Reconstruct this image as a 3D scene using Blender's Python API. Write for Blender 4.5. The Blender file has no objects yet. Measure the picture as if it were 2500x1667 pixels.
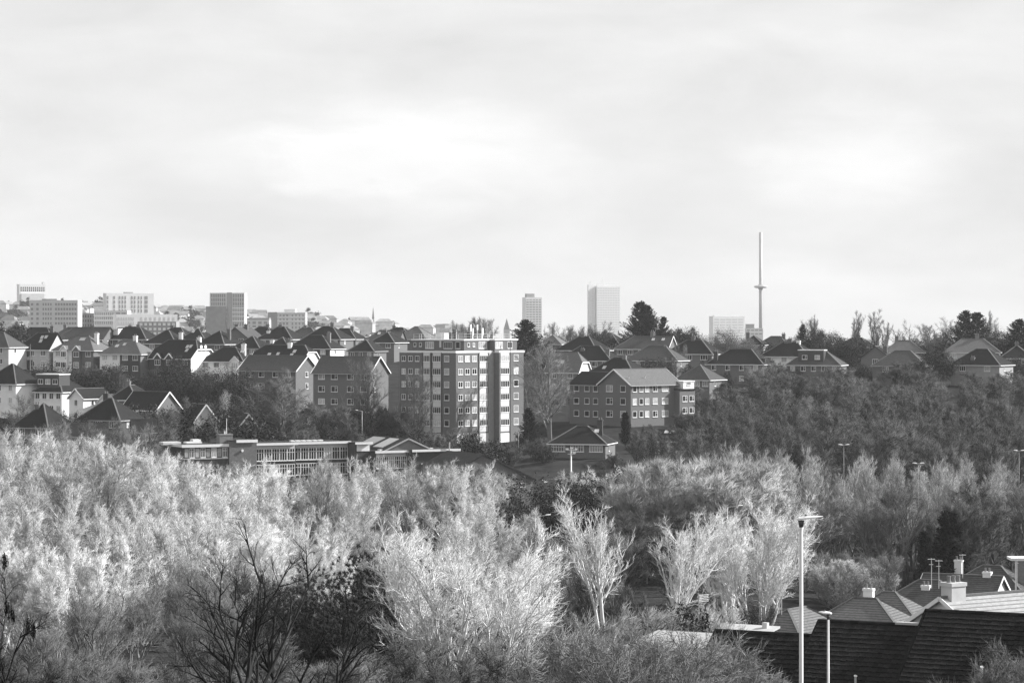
import bpy, math, random
import numpy as np
from mathutils import Vector, Matrix

random.seed(7)
scene = bpy.context.scene
COL = scene.collection
R = math.radians

# ------------------------------------------------------------------ camera
FPX, CX, HY, CZ = 7000.0, 1250.0, 785.0, 60.0      # focal length in photo pixels, centre column, horizon row, eye height
cam_d = bpy.data.cameras.new('camera')
cam_d.sensor_width = 36.0
cam_d.lens = 36.0 * FPX / 2500.0
cam_d.shift_y = -(833.5 - HY) / 2500.0
cam_d.clip_start = 0.5
cam_d.clip_end = 30000.0
cam = bpy.data.objects.new('camera', cam_d)
cam.location = (0, 0, CZ)
cam.rotation_euler = (R(90), 0, 0)
COL.objects.link(cam)
scene.camera = cam

# ------------------------------------------------------------------ sun and sky
SUN = Vector((0.82, 0.24, 0.50)).normalized()
sun_d = bpy.data.lights.new('sun', 'SUN')
sun_d.energy = 5.0
sun_d.angle = R(0.6)
sun_d.color = (1, 1, 1)
sun = bpy.data.objects.new('sun', sun_d)
sun.rotation_euler = (-SUN).to_track_quat('-Z', 'Y').to_euler()
COL.objects.link(sun)

world = bpy.data.worlds.new('World')
scene.world = world
world.use_nodes = True
nt = world.node_tree
for n in list(nt.nodes):
    nt.nodes.remove(n)
def wn(t, **k):
    n = nt.nodes.new(t)
    for a, b in k.items():
        setattr(n, a, b)
    return n
def wl(a, b):
    nt.links.new(a, b)
def wmath(op, a, b=None, c=None):
    n = wn('ShaderNodeMath', operation=op)
    for i, v in enumerate((a, b, c)):
        if v is None:
            continue
        if isinstance(v, (int, float)):
            n.inputs[i].default_value = v
        else:
            wl(v, n.inputs[i])
    return n.outputs[0]
w_out = wn('ShaderNodeOutputWorld')
w_bg = wn('ShaderNodeBackground')
w_bg.inputs['Strength'].default_value = 0.055
w_sky = wn('ShaderNodeTexSky', sky_type='NISHITA')
w_sky.sun_disc = False
w_sky.sun_elevation = math.asin(SUN.z)
w_sky.sun_rotation = math.atan2(SUN.x, SUN.y)
w_bw = wn('ShaderNodeRGBToBW')
wl(w_sky.outputs[0], w_bw.inputs[0])
tc = wn('ShaderNodeTexCoord')
sep = wn('ShaderNodeSeparateXYZ')
wl(tc.outputs['Generated'], sep.inputs[0])
az = wmath('ARCTAN2', sep.outputs[0], sep.outputs[1])          # compass bearing of the view ray
el = wmath('ARCSINE', sep.outputs[2])                          # its height above the horizon
cv = wn('ShaderNodeCombineXYZ')
wl(wmath('MULTIPLY', az, 11.0), cv.inputs[0])
wl(wmath('MULTIPLY', el, 30.0), cv.inputs[1])
def wnoise(scale, detail, rough, dist, off):
    m = wn('ShaderNodeVectorMath', operation='ADD')
    m.inputs[1].default_value = (off, off * 0.7, 0)
    wl(cv.outputs[0], m.inputs[0])
    n = wn('ShaderNodeTexNoise')
    n.inputs['Scale'].default_value = scale
    n.inputs['Detail'].default_value = detail
    n.inputs['Roughness'].default_value = rough
    n.inputs['Distortion'].default_value = dist
    wl(m.outputs[0], n.inputs['Vector'])
    return n.outputs[0]
n1 = wnoise(1.1, 5, 0.5, 0.5, 3.1)
n2 = wnoise(2.6, 6, 0.55, 0.4, 11.7)
n3 = wnoise(5.0, 7, 0.6, 0.8, 27.3)
def cloud(px, py, sx, sy):
    """a sunlit cloud of angular half-size sx, sy (photo pixels) at a bearing and height"""
    a0, e0 = math.atan((px - CX) / FPX), math.atan((HY - py) / FPX)
    dx = wmath('MULTIPLY', wmath('SUBTRACT', az, a0), FPX / sx)
    dy = wmath('MULTIPLY', wmath('SUBTRACT', el, e0), FPX / sy)
    d = wmath('ADD', wmath('MULTIPLY', dx, dx), wmath('MULTIPLY', dy, dy))
    d = wmath('ADD', d, wmath('MULTIPLY', wmath('SUBTRACT', n2, 0.5), 4.0))
    d = wmath('ADD', d, wmath('MULTIPLY', wmath('SUBTRACT', n3, 0.5), 1.4))
    mr = wn('ShaderNodeMapRange', interpolation_type='SMOOTHSTEP')
    wl(d, mr.inputs[0])
    mr.inputs[1].default_value = 2.6
    mr.inputs[2].default_value = -0.6
    mr.inputs[3].default_value = 0.0
    mr.inputs[4].default_value = 1.0
    return mr.outputs[0]
base = wn('ShaderNodeMapRange')
wl(n1, base.inputs[0])
base.inputs[1].default_value = 0.3; base.inputs[2].default_value = 0.7
base.inputs[3].default_value = 8.0; base.inputs[4].default_value = 9.4
lit = wmath('ADD', wmath('ADD', cloud(1010, 385, 300, 115), cloud(2080, 375, 210, 100)), wmath('MULTIPLY', cloud(740, 390, 280, 70), 0.8))
lit = wmath('MINIMUM', lit, 1.0)
tot = wmath('ADD', base.outputs[0], wmath('MULTIPLY', wmath('SUBTRACT', n2, 0.5), 0.9))
tot = wmath('ADD', tot, wmath('MULTIPLY', wmath('SUBTRACT', n3, 0.5), 0.4))
tot = wmath('ADD', tot, wmath('MULTIPLY', lit, 1.7))
mixc = wn('ShaderNodeMix', data_type='FLOAT')
mixc.inputs[0].default_value = 0.92                            # thin overcast in front of the clear sky
wl(w_bw.outputs[0], mixc.inputs[2])
wl(tot, mixc.inputs[3])
wl(mixc.outputs[0], w_bg.inputs['Color'])
wl(w_bg.outputs[0], w_out.inputs[0])

vs = scene.view_settings
vs.view_transform = 'Standard'
vs.look = 'None'
vs.exposure = 0.85
vs.gamma = 1.0
vs.use_curve_mapping = False
cy = scene.cycles
cy.max_bounces = 4
cy.diffuse_bounces = 2
cy.glossy_bounces = 2
cy.transmission_bounces = 2
cy.volume_bounces = 0
cy.transparent_max_bounces = 4
cy.use_adaptive_sampling = True
cy.adaptive_threshold = 0.008
cy.use_denoising = True
cy.denoiser = 'OPENIMAGEDENOISE'
cy.denoising_input_passes = 'RGB_ALBEDO_NORMAL'
cy.denoising_prefilter = 'NONE'
cy.caustics_reflective = False
cy.caustics_refractive = False

# ------------------------------------------------------------------ helpers
def at(px, py, Y):
    """world point at distance Y that the camera sees at photo pixel px, py"""
    return Vector(((px - CX) * Y / FPX, Y, CZ - (py - HY) * Y / FPX))

def tag(o, label=None, cat=None, group=None, kind=None):
    if label: o['label'] = label
    if cat: o['category'] = cat
    if group: o['group'] = group
    if kind: o['kind'] = kind
    return o

def link(name, data, parent=None, loc=None, rz=None):
    o = bpy.data.objects.new(name, data)
    COL.objects.link(o)
    if parent is not None: o.parent = parent
    if loc is not None: o.location = loc
    if rz is not None: o.rotation_euler = (0, 0, rz)
    return o

def empty(name, loc, rz=0.0):
    o = bpy.data.objects.new(name, None)
    o.empty_display_size = 0.5
    COL.objects.link(o)
    o.location = loc
    o.rotation_euler = (0, 0, rz)
    return o

class MB:
    """collects vertices and faces of one mesh"""
    def __init__(s):
        s.v, s.f = [], []
    def poly(s, pts):
        i = len(s.v)
        s.v += [tuple(p) for p in pts]
        s.f.append(tuple(range(i, i + len(pts))))
    def box(s, x0, x1, y0, y1, z0, z1):
        i = len(s.v)
        s.v += [(x0, y0, z0), (x1, y0, z0), (x1, y1, z0), (x0, y1, z0), (x0, y0, z1), (x1, y0, z1), (x1, y1, z1), (x0, y1, z1)]
        for q in ((0, 3, 2, 1), (4, 5, 6, 7), (0, 1, 5, 4), (1, 2, 6, 5), (2, 3, 7, 6), (3, 0, 4, 7)):
            s.f.append(tuple(i + k for k in q))
        return s
    def beam(s, p, q, w, h):
        """a square bar from p to q, width w, height h"""
        p, q = Vector(p), Vector(q)
        d = (q - p).normalized()
        sd = d.cross(Vector((0, 0, 1)))
        if sd.length < 1e-4: sd = Vector((1, 0, 0))
        sd.normalize()
        up = sd.cross(d).normalized()
        i = len(s.v)
        for c in (p, q):
            for a, b in ((-1, -1), (1, -1), (1, 1), (-1, 1)):
                s.v.append(tuple(c + sd * (a * w / 2) + up * (b * h / 2)))
        for k in ((0, 1, 2, 3), (7, 6, 5, 4), (0, 4, 5, 1), (1, 5, 6, 2), (2, 6, 7, 3), (3, 7, 4, 0)):
            s.f.append(tuple(i + j for j in k))
        return s
    def tube(s, pts, radii, n=8):
        i0 = len(s.v)
        pts = [Vector(p) for p in pts]
        for k, p in enumerate(pts):
            d = (pts[min(k + 1, len(pts) - 1)] - pts[max(k - 1, 0)]).normalized()
            a = d.cross(Vector((0, 1, 0.01)))
            if a.length < 1e-3: a = d.cross(Vector((1, 0, 0)))
            a.normalize(); b = d.cross(a)
            for j in range(n):
                t = 2 * math.pi * j / n
                s.v.append(tuple(p + (a * math.cos(t) + b * math.sin(t)) * radii[k]))
        for k in range(len(pts) - 1):
            for j in range(n):
                a0, a1 = i0 + k * n + j, i0 + k * n + (j + 1) % n
                s.f.append((a0, a1, a1 + n, a0 + n))
        s.f.append(tuple(i0 + j for j in reversed(range(n))))
        e = i0 + (len(pts) - 1) * n
        s.f.append(tuple(e + j for j in range(n)))
        return s
    def solid(s, faces, t):
        """top faces (lists of points) given a vertical thickness t"""
        key = {}; vs_ = []
        def vid(p):
            k = (round(p[0], 4), round(p[1], 4), round(p[2], 4))
            if k not in key:
                key[k] = len(vs_); vs_.append(k)
            return key[k]
        fs = [[vid(p) for p in f] for f in faces]
        i = len(s.v); n = len(vs_)
        s.v += vs_ + [(x, y, z - t) for x, y, z in vs_]
        ed = set()
        for f in fs:
            for a, b in zip(f, f[1:] + f[:1]): ed.add((a, b))
        for f in fs:
            s.f.append(tuple(i + a for a in f))
            s.f.append(tuple(i + n + a for a in reversed(f)))
        for a, b in ed:
            if (b, a) not in ed:
                s.f.append((i + a, i + n + a, i + n + b, i + b))
        return s
    def mesh(s, name, m):
        me = bpy.data.meshes.new(name)
        me.from_pydata(s.v, [], s.f)
        me.materials.append(m)
        return me
    def build(s, name, m, parent=None, loc=None, rz=None, smooth=False):
        me = s.mesh(name, m)
        if smooth:
            me.polygons.foreach_set('use_smooth', [True] * len(me.polygons))
        return link(name, me, parent, loc, rz)

def box(name, m, parent, *b):
    return MB().box(*b).build(name, m, parent)

# ------------------------------------------------------------------ materials (black and white place: neutral colours)
MATS = {}
def mat(name, v, rough=0.8, amt=0.15, scale=3.0, rnd=0.0, spec=0.3, streak=1.0, bump=0.0, fleck=None, course=None):
    """procedural grey: noise of relative amount amt, optional tone difference between objects rnd"""
    m = bpy.data.materials.new(name)
    m.use_nodes = True
    t = m.node_tree
    b = t.nodes['Principled BSDF']
    b.inputs['Roughness'].default_value = rough
    b.inputs['Specular IOR Level'].default_value = spec
    co = t.nodes.new('ShaderNodeTexCoord')
    mp = t.nodes.new('ShaderNodeMapping')
    mp.inputs['Scale'].default_value = (1, 1, streak)
    t.links.new(co.outputs['Object'], mp.inputs[0])
    no = t.nodes.new('ShaderNodeTexNoise')
    no.inputs['Scale'].default_value = scale
    no.inputs['Detail'].default_value = 6
    no.inputs['Roughness'].default_value = 0.65
    t.links.new(mp.outputs[0], no.inputs['Vector'])
    mr = t.nodes.new('ShaderNodeMapRange')
    t.links.new(no.outputs[0], mr.inputs[0])
    mr.inputs[1].default_value = 0.25; mr.inputs[2].default_value = 0.75
    mr.inputs[3].default_value = v * (1 - amt); mr.inputs[4].default_value = v * (1 + amt)
    out = mr.outputs[0]
    if rnd:
        oi = t.nodes.new('ShaderNodeObjectInfo')
        r2 = t.nodes.new('ShaderNodeMapRange')
        t.links.new(oi.outputs['Random'], r2.inputs[0])
        r2.inputs[3].default_value = 1 - rnd; r2.inputs[4].default_value = 1 + rnd
        mu = t.nodes.new('ShaderNodeMath'); mu.operation = 'MULTIPLY'
        t.links.new(out, mu.inputs[0]); t.links.new(r2.outputs[0], mu.inputs[1])
        out = mu.outputs[0]
    if fleck:                                     # spots of lichen
        fs, fa, fv = fleck
        n3 = t.nodes.new('ShaderNodeTexNoise')
        n3.inputs['Scale'].default_value = fs; n3.inputs['Detail'].default_value = 3
        t.links.new(co.outputs['Object'], n3.inputs['Vector'])
        m3 = t.nodes.new('ShaderNodeMapRange')
        t.links.new(n3.outputs[0], m3.inputs[0])
        m3.inputs[1].default_value = fa; m3.inputs[2].default_value = fa + 0.06
        mx = t.nodes.new('ShaderNodeMix'); mx.data_type = 'FLOAT'
        t.links.new(m3.outputs[0], mx.inputs[0]); t.links.new(out, mx.inputs[2])
        mx.inputs[3].default_value = fv
        out = mx.outputs[0]
    if course:                                    # laps of the tile courses
        sx_ = t.nodes.new('ShaderNodeSeparateXYZ'); t.links.new(co.outputs['Object'], sx_.inputs[0])
        ops = []
        for op, val in (('DIVIDE', course), ('FRACT', None), ('LESS_THAN', 0.28), ('MULTIPLY_ADD', -0.5)):
            k = t.nodes.new('ShaderNodeMath'); k.operation = op
            t.links.new(ops[-1] if ops else sx_.outputs[2], k.inputs[0])
            if val is not None: k.inputs[1].default_value = val
            if op == 'MULTIPLY_ADD': k.inputs[2].default_value = 1.0
            ops.append(k.outputs[0])
        mu = t.nodes.new('ShaderNodeMath'); mu.operation = 'MULTIPLY'
        t.links.new(out, mu.inputs[0]); t.links.new(ops[-1], mu.inputs[1])
        out = mu.outputs[0]
    t.links.new(out, b.inputs['Base Color'])
    if bump:
        bp = t.nodes.new('ShaderNodeBump')
        bp.inputs['Strength'].default_value = bump
        t.links.new(no.outputs[0], bp.inputs['Height'])
        t.links.new(bp.outputs[0], b.inputs['Normal'])
    MATS[name] = m
    return m

mat('render_white', 0.84, 0.85, 0.1, 0.8)
mat('render_cream', 0.5, 0.85, 0.14, 0.8)
mat('render_grey', 0.3, 0.85, 0.15, 0.8)
mat('paint_white', 0.8, 0.5, 0.05, 2.0)
mat('paint_grey', 0.4, 0.5, 0.08, 2.0)
mat('brick', 0.155, 0.9, 0.28, 5.0, spec=0.08, bump=0.2)
mat('brick_dark', 0.075, 0.9, 0.3, 5.0, spec=0.08, bump=0.2)
mat('brick_pale', 0.2, 0.9, 0.22, 5.0, spec=0.08)
mat('spandrel', 0.62, 0.6, 0.08, 1.5, rnd=0.08)
mat('tile_dark', 0.027, 0.85, 0.45, 2.5, spec=0.04, streak=3.0, fleck=(9.0, 0.72, 0.1), course=0.21)
mat('tile_mid', 0.085, 0.85, 0.4, 2.5, spec=0.04, streak=3.0, fleck=(9.0, 0.72, 0.14), course=0.21)
mat('tile_grey', 0.15, 0.85, 0.35, 2.5, spec=0.04, streak=3.0, fleck=(9.0, 0.72, 0.18), course=0.21)
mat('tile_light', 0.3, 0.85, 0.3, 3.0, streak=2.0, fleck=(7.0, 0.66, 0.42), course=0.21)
mat('tile_black', 0.013, 0.88, 0.6, 6.0, rnd=0.4, spec=0.12, fleck=(11.0, 0.73, 0.2))
mat('ridge_tile', 0.13, 0.85, 0.3, 4.0)
mat('felt', 0.045, 0.95, 0.3, 1.5, spec=0.0)
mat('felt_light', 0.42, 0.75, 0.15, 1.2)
mat('metal_pale', 0.5, 0.45, 0.1, 3.0, spec=0.5)
mat('metal_mid', 0.2, 0.5, 0.15, 3.0)
mat('metal_dark', 0.06, 0.5, 0.2, 3.0)
mat('concrete', 0.34, 0.85, 0.15, 2.0)
mat('concrete_pale', 0.6, 0.85, 0.12, 2.0)
mat('steel_pale', 0.45, 0.5, 0.06, 0.3)
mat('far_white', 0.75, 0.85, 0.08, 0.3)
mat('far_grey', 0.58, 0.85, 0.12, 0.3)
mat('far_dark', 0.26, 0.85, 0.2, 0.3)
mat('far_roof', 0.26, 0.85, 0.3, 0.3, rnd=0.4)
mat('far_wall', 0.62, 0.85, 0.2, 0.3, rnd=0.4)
mat('glass', 0.025, 0.08, 0.3, 1.0, spec=0.6)
mat('glass_curtain', 0.38, 0.12, 0.5, 2.2, rnd=0.5, spec=0.6)
mat('skylight_glass', 0.5, 0.1, 0.1, 1.0, spec=0.8)
mat('soil_grass', 0.035, 0.95, 0.5, 0.25, spec=0.0, bump=0.3)
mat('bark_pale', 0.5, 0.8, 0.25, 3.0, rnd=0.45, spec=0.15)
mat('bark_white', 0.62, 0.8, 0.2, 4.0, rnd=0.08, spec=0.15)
mat('bark_mid', 0.17, 0.85, 0.25, 3.0, rnd=0.3, spec=0.1)
mat('bark_grey', 0.33, 0.85, 0.25, 3.0, rnd=0.25, spec=0.1)
mat('bark_dark', 0.088, 0.9, 0.3, 3.0, rnd=0.22, spec=0.05)
mat('bark_thin', 0.15, 0.85, 0.25, 3.0, rnd=0.25, spec=0.1)
mat('bark_black', 0.022, 0.85, 0.4, 3.0, spec=0.15)
mat('needle_dark', 0.025, 0.7, 0.4, 2.0, rnd=0.25, spec=0.1)
mat('leaf_dark', 0.032, 0.6, 0.4, 2.0, rnd=0.3, spec=0.15)
mat('leaf_mid', 0.12, 0.6, 0.4, 2.0, rnd=0.3, spec=0.2)
mat('feather_white', 0.85, 0.8, 0.05, 2.0)
# ------------------------------------------------------------------ ground
PROF = np.array([(-400, 62), (0, 57), (50, 52), (100, 45), (146, 38.5), (190, 35), (233, 32), (300, 27), (420, 26), (470, 28.5),
                 (500, 31), (560, 33.5), (600, 34.3), (650, 38.5), (700, 44.5), (760, 47), (850, 48.5), (950, 48), (1050, 45),
                 (1300, 34), (2000, 22), (3000, 15), (4200, 8), (6000, 0), (12000, -3)], float)
CTRL = []                                           # (x, y, z, radius): plots levelled for buildings
def ground_base(X, Y):
    z = np.interp(Y, PROF[:, 0], PROF[:, 1])
    z = z + 56 * np.exp(-((X + 520) / 600.0) ** 2) * np.exp(-((Y - 2900) / 550.0) ** 2)
    z = z + 0.5 * np.sin(X * 0.06 + Y * 0.021) * np.clip(Y / 200.0, 0, 1) * (Y < 1200)
    return z
def ground_z(X, Y):
    X = np.asarray(X, float); Y = np.asarray(Y, float)
    b = ground_base(X, Y)
    num = np.zeros_like(b); den = np.full_like(b, 0.15)
    for (x, y, z, r) in CTRL:
        w = np.exp(-(((X - x) ** 2 + (Y - y) ** 2) / (r * r)))
        num += w * (z - ground_base(np.float64(x), np.float64(y)) + ground_base(np.float64(x), np.float64(y)) - b)
        den += w
    return b + num / den
def gz(x, y):
    return float(ground_z(x, y))
def build_ground():
    ys = np.concatenate([np.arange(-300, 100, 20), np.arange(100, 1000, 7.0), np.geomspace(1000, 7300, 50)])
    xs = np.concatenate([-np.geomspace(3800, 170, 26), np.arange(-160, 161, 7.0), np.geomspace(170, 3800, 26)])
    X, Y = np.meshgrid(xs, ys)
    Z = ground_z(X, Y)
    nv = X.size; ny, nx = X.shape
    idx = np.arange(nv).reshape(ny, nx)
    q = np.stack([idx[:-1, :-1], idx[:-1, 1:], idx[1:, 1:], idx[1:, :-1]], -1).reshape(-1, 4)
    me = np_mesh('ground', np.stack([X, Y, Z], -1).reshape(-1, 3), q, MATS['soil_grass'])
    tag(link('ground', me), 'dark winter grass and soil sloping down into the valley', 'ground', kind='structure')

def np_mesh(name, V, F, m, smooth=True):
    """mesh from numpy vertices and a list of equal-sided faces (or a list of such arrays)"""
    if not isinstance(F, (list, tuple)): F = [F]
    F = [f for f in F if len(f)]
    me = bpy.data.meshes.new(name)
    me.vertices.add(len(V))
    me.vertices.foreach_set('co', np.asarray(V, np.float32).ravel())
    loops = np.concatenate([f.ravel() for f in F])
    tot = np.concatenate([np.full(len(f), f.shape[1]) for f in F])
    start = np.concatenate([[0], np.cumsum(tot)[:-1]])
    me.loops.add(len(loops))
    me.loops.foreach_set('vertex_index', loops.astype(np.int32))
    me.polygons.add(len(tot))
    me.polygons.foreach_set('loop_start', start.astype(np.int32))
    me.polygons.foreach_set('loop_total', tot.astype(np.int32))
    if smooth: me.polygons.foreach_set('use_smooth', np.ones(len(tot), bool))
    me.update(calc_edges=True)
    me.materials.append(m)
    return me
# ------------------------------------------------------------------ building kit
_WIN = {}
def window_meshes(w, h, style, fm, pm):
    k = (round(w, 2), round(h, 2), style, fm, pm)
    if k in _WIN: return _WIN[k]
    f = MB(); t = 0.085
    f.box(-w/2, w/2, -0.07, 0.03, 0, t); f.box(-w/2, w/2, -0.07, 0.03, h - t, h)
    f.box(-w/2, -w/2 + t, -0.07, 0.03, t, h - t); f.box(w/2 - t, w/2, -0.07, 0.03, t, h - t)
    f.box(-w/2 - 0.06, w/2 + 0.06, -0.13, 0.03, -0.07, 0)
    n = {'1': 0, '2': 1, '3': 2, '4': 3, 'T': 1, 'C': 2, 'X': 2, 'G': 7}[style]
    for i in range(n):
        x = -w/2 + w * (i + 1) / (n + 1)
        if style == 'T': x = -w/2 + w * 0.62
        f.box(x - 0.04, x + 0.04, -0.066, 0.03, t, h - t)
    if style == 'T':
        f.box(-w/2 + w * 0.62 + 0.04, w/2 - t, -0.064, 0.03, h * 0.62, h * 0.62 + 0.07)
    if style in 'XG':
        f.box(-w/2 + t, w/2 - t, -0.062, 0.03, h * 0.66, h * 0.66 + 0.07)
    p = MB().box(-w/2 + t, w/2 - t, -0.028, 0.025, t, h - t)
    _WIN[k] = (f.mesh('window', MATS[fm]), p.mesh('pane', MATS[pm]))
    return _WIN[k]

wr = random.Random(11)
FACE_RZ = {'F': 0.0, 'R': R(90), 'L': R(-90), 'B': R(180)}
def window(parent, face, x, y, z, w, h, style='2', fm='paint_white', curtain=0.35, pm=None):
    """a framed window on a wall facing front / right / left of its building, with its pane"""
    if pm is None: pm = 'glass_curtain' if wr.random() < curtain else 'glass'
    a, b = window_meshes(w, h, style, fm, pm)
    o = link('window', a, parent, (x, y, z), FACE_RZ[face])
    link('pane', b, o)
    return o

def roof_faces(x0, x1, y0, y1, ze, pitch, kind, o=0.35):
    """top faces, ridge and hip lines, height of the ridge"""
    tp = math.tan(R(pitch)); z = ze - o * tp + 0.02
    X0, X1, Y0, Y1 = x0 - o, x1 + o, y0 - o, y1 + o
    w, d = X1 - X0, Y1 - Y0
    A, B, C, D = (X0, Y0, z), (X1, Y0, z), (X1, Y1, z), (X0, Y1, z)
    if kind in ('hip', 'hipR', 'hipL'):            # hipR: gable at left, hip at right
        if w >= d or kind != 'hip':
            rz = z + d / 2 * tp; ym = (Y0 + Y1) / 2
            l = X0 + (d / 2 if kind != 'hipR' else -o * 0 + 0.0)
            r = X1 - (d / 2 if kind != 'hipL' else 0.0)
            if r < l: l = r = (l + r) / 2
            P, Q = (l, ym, rz), (r, ym, rz)
            F = [[A, B, Q, P], [C, D, P, Q]]
            L = [(P, Q)]
            if kind != 'hipL': F.append([B, C, Q]); L += [(B, Q), (C, Q)]
            if kind != 'hipR': F.append([D, A, P]); L += [(A, P), (D, P)]
            return F, L, rz
        rz = z + w / 2 * tp; xm = (X0 + X1) / 2
        P, Q = (xm, Y0 + w / 2, rz), (xm, Y1 - w / 2, rz)
        return [[A, B, P], [B, C, Q, P], [C, D, Q], [D, A, P, Q]], [(P, Q), (A, P), (B, P), (C, Q), (D, Q)], rz
    if kind == 'gable':
        rz = z + d / 2 * tp; ym = (Y0 + Y1) / 2
        P, Q = (X0, ym, rz), (X1, ym, rz)
        return [[A, B, Q, P], [C, D, P, Q]], [(P, Q)], rz
    if kind == 'gableF':                           # ridge runs away from the front
        rz = z + w / 2 * tp; xm = (X0 + X1) / 2
        P, Q = (xm, Y0, rz), (xm, Y1, rz)
        return [[D, A, P, Q], [B, C, Q, P]], [(P, Q)], rz
    if kind == 'halfhip':                          # gables clipped at the top
        rz = z + d / 2 * tp; ym = (Y0 + Y1) / 2; f = 0.5; k = d / 2 * (1 - f)
        zc = z + d / 2 * f * tp; yl, yh = Y0 + d / 2 * f, Y1 - d / 2 * f
        P, Q = (X0 + k, ym, rz), (X1 - k, ym, rz)
        a1, a2, b1, b2 = (X0, yl, zc), (X0, yh, zc), (X1, yl, zc), (X1, yh, zc)
        return ([[A, B, b1, Q, P, a1], [C, D, a2, P, Q, b2], [b1, b2, Q], [a2, a1, P]],
                [(P, Q), (b1, Q), (b2, Q), (a1, P), (a2, P)], rz)

def roof(parent, x0, x1, y0, y1, ze, pitch, kind, rm, o=0.35, gutter='paint_white', barge=None, ridge=True, name='roof'):
    F, L, rz = roof_faces(x0, x1, y0, y1, ze, pitch, kind, o)
    r = MB().solid(F, 0.16).build(name, MATS[rm], parent)
    if ridge:
        m = MB()
        for p, q in L: m.beam((p[0], p[1], p[2] + 0.03), (q[0], q[1], q[2] + 0.03), 0.26, 0.14)
        m.build('ridge_tiles', MATS['ridge_tile'], r)
    tp = math.tan(R(pitch)); z = ze - o * tp - 0.1
    if gutter:
        g = MB(); X0, X1, Y0, Y1 = x0 - o, x1 + o, y0 - o, y1 + o
        if kind != 'gableF':
            g.beam((X0, Y0 - 0.06, z), (X1, Y0 - 0.06, z), 0.11, 0.16)
        if kind in ('hip', 'hipR', 'gableF'):
            g.beam((X1 + 0.06, Y0, z), (X1 + 0.06, Y1, z), 0.11, 0.16)
        if kind in ('hip', 'hipL', 'gableF'):
            g.beam((X0 - 0.06, Y0, z), (X0 - 0.06, Y1, z), 0.11, 0.16)
        g.build('gutter', MATS[gutter], r)
    if barge:
        X0, X1, Y0, Y1 = x0 - o, x1 + o, y0 - o, y1 + o
        zb = ze - o * tp - 0.04
        if kind in ('gable', 'hipR', 'hipL', 'halfhip'):
            ym = (Y0 + Y1) / 2; d = Y1 - Y0
            for X in ([X0 - 0.03] if kind != 'hipL' else []) + ([X1 + 0.03] if kind != 'hipR' else []):
                b = MB()
                if kind == 'halfhip':
                    f = 0.5; zc = zb + d / 2 * f * tp
                    b.beam((X, Y0, zb), (X, Y0 + d/2*f, zc), 0.06, 0.26); b.beam((X, Y1 - d/2*f, zc), (X, Y1, zb), 0.06, 0.26)
                    b.beam((X, Y0 + d/2*f, zc), (X, Y1 - d/2*f, zc), 0.06, 0.26)
                else:
                    b.beam((X, Y0, zb), (X, ym, rz - 0.06), 0.06, 0.26); b.beam((X, ym, rz - 0.06), (X, Y1, zb), 0.06, 0.26)
                b.build('bargeboard', MATS[barge], r)
        if kind == 'gableF':
            xm = (X0 + X1) / 2; b = MB()
            b.beam((X0, Y0 - 0.03, zb), (xm, Y0 - 0.03, rz - 0.06), 0.06, 0.26); b.beam((xm, Y0 - 0.03, rz - 0.06), (X1, Y0 - 0.03, zb), 0.06, 0.26)
            b.build('bargeboard', MATS[barge], r)
    return r, rz

def walls(parent, x0, x1, y0, y1, z0, ze, pitch, kind, wm, name='wall'):
    m = MB(); tp = math.tan(R(pitch)) if pitch else 0
    d, w = y1 - y0, x1 - x0
    A = lambda x, y, z: (x, y, z)
    def side(x, flip):
        p = [(x, y0, z0), (x, y1, z0), (x, y1, ze)]
        ym = (y0 + y1) / 2
        gab = kind == 'gable' or (kind == 'hipR' and flip) or (kind == 'hipL' and not flip)
        if gab: p += [(x, ym, ze + d / 2 * tp - 0.02)]
        if kind == 'halfhip': p += [(x, y1 - d / 4, ze + d / 4 * tp - 0.02), (x, y0 + d / 4, ze + d / 4 * tp - 0.02)]
        p += [(x, y0, ze)]
        m.poly(p[::-1] if flip else p)
    side(x1, False); side(x0, True)
    def front(y, flip):
        p = [(x0, y, z0), (x1, y, z0), (x1, y, ze)]
        if kind == 'gableF': p += [((x0 + x1) / 2, y, ze + w / 2 * tp - 0.02)]
        p += [(x0, y, ze)]
        m.poly(p[::-1] if flip else p)
    front(y0, False); front(y1, True)
    return m.build(name, MATS[wm], parent)

def chimney(parent, x, y, z0, z1, w=0.9, d=0.6, m='brick', pots=2, cap='concrete', pot='brick_pale'):
    c = MB().box(x - w/2, x + w/2, y - d/2, y + d/2, z0, z1 - 0.25).box(x - w/2 - 0.06, x + w/2 + 0.06, y - d/2 - 0.06, y + d/2 + 0.06, z1 - 0.25, z1).build('chimney', MATS[m], parent)
    for i in range(pots):
        px = x + (i - (pots - 1) / 2) * w / max(pots, 1)
        MB().tube([(px, y, z1 - 0.02), (px, y, z1 + 0.25), (px, y, z1 + 0.45)], [0.15, 0.12, 0.14], 8).build('chimney_pot', MATS[pot], c)
    return c

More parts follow.
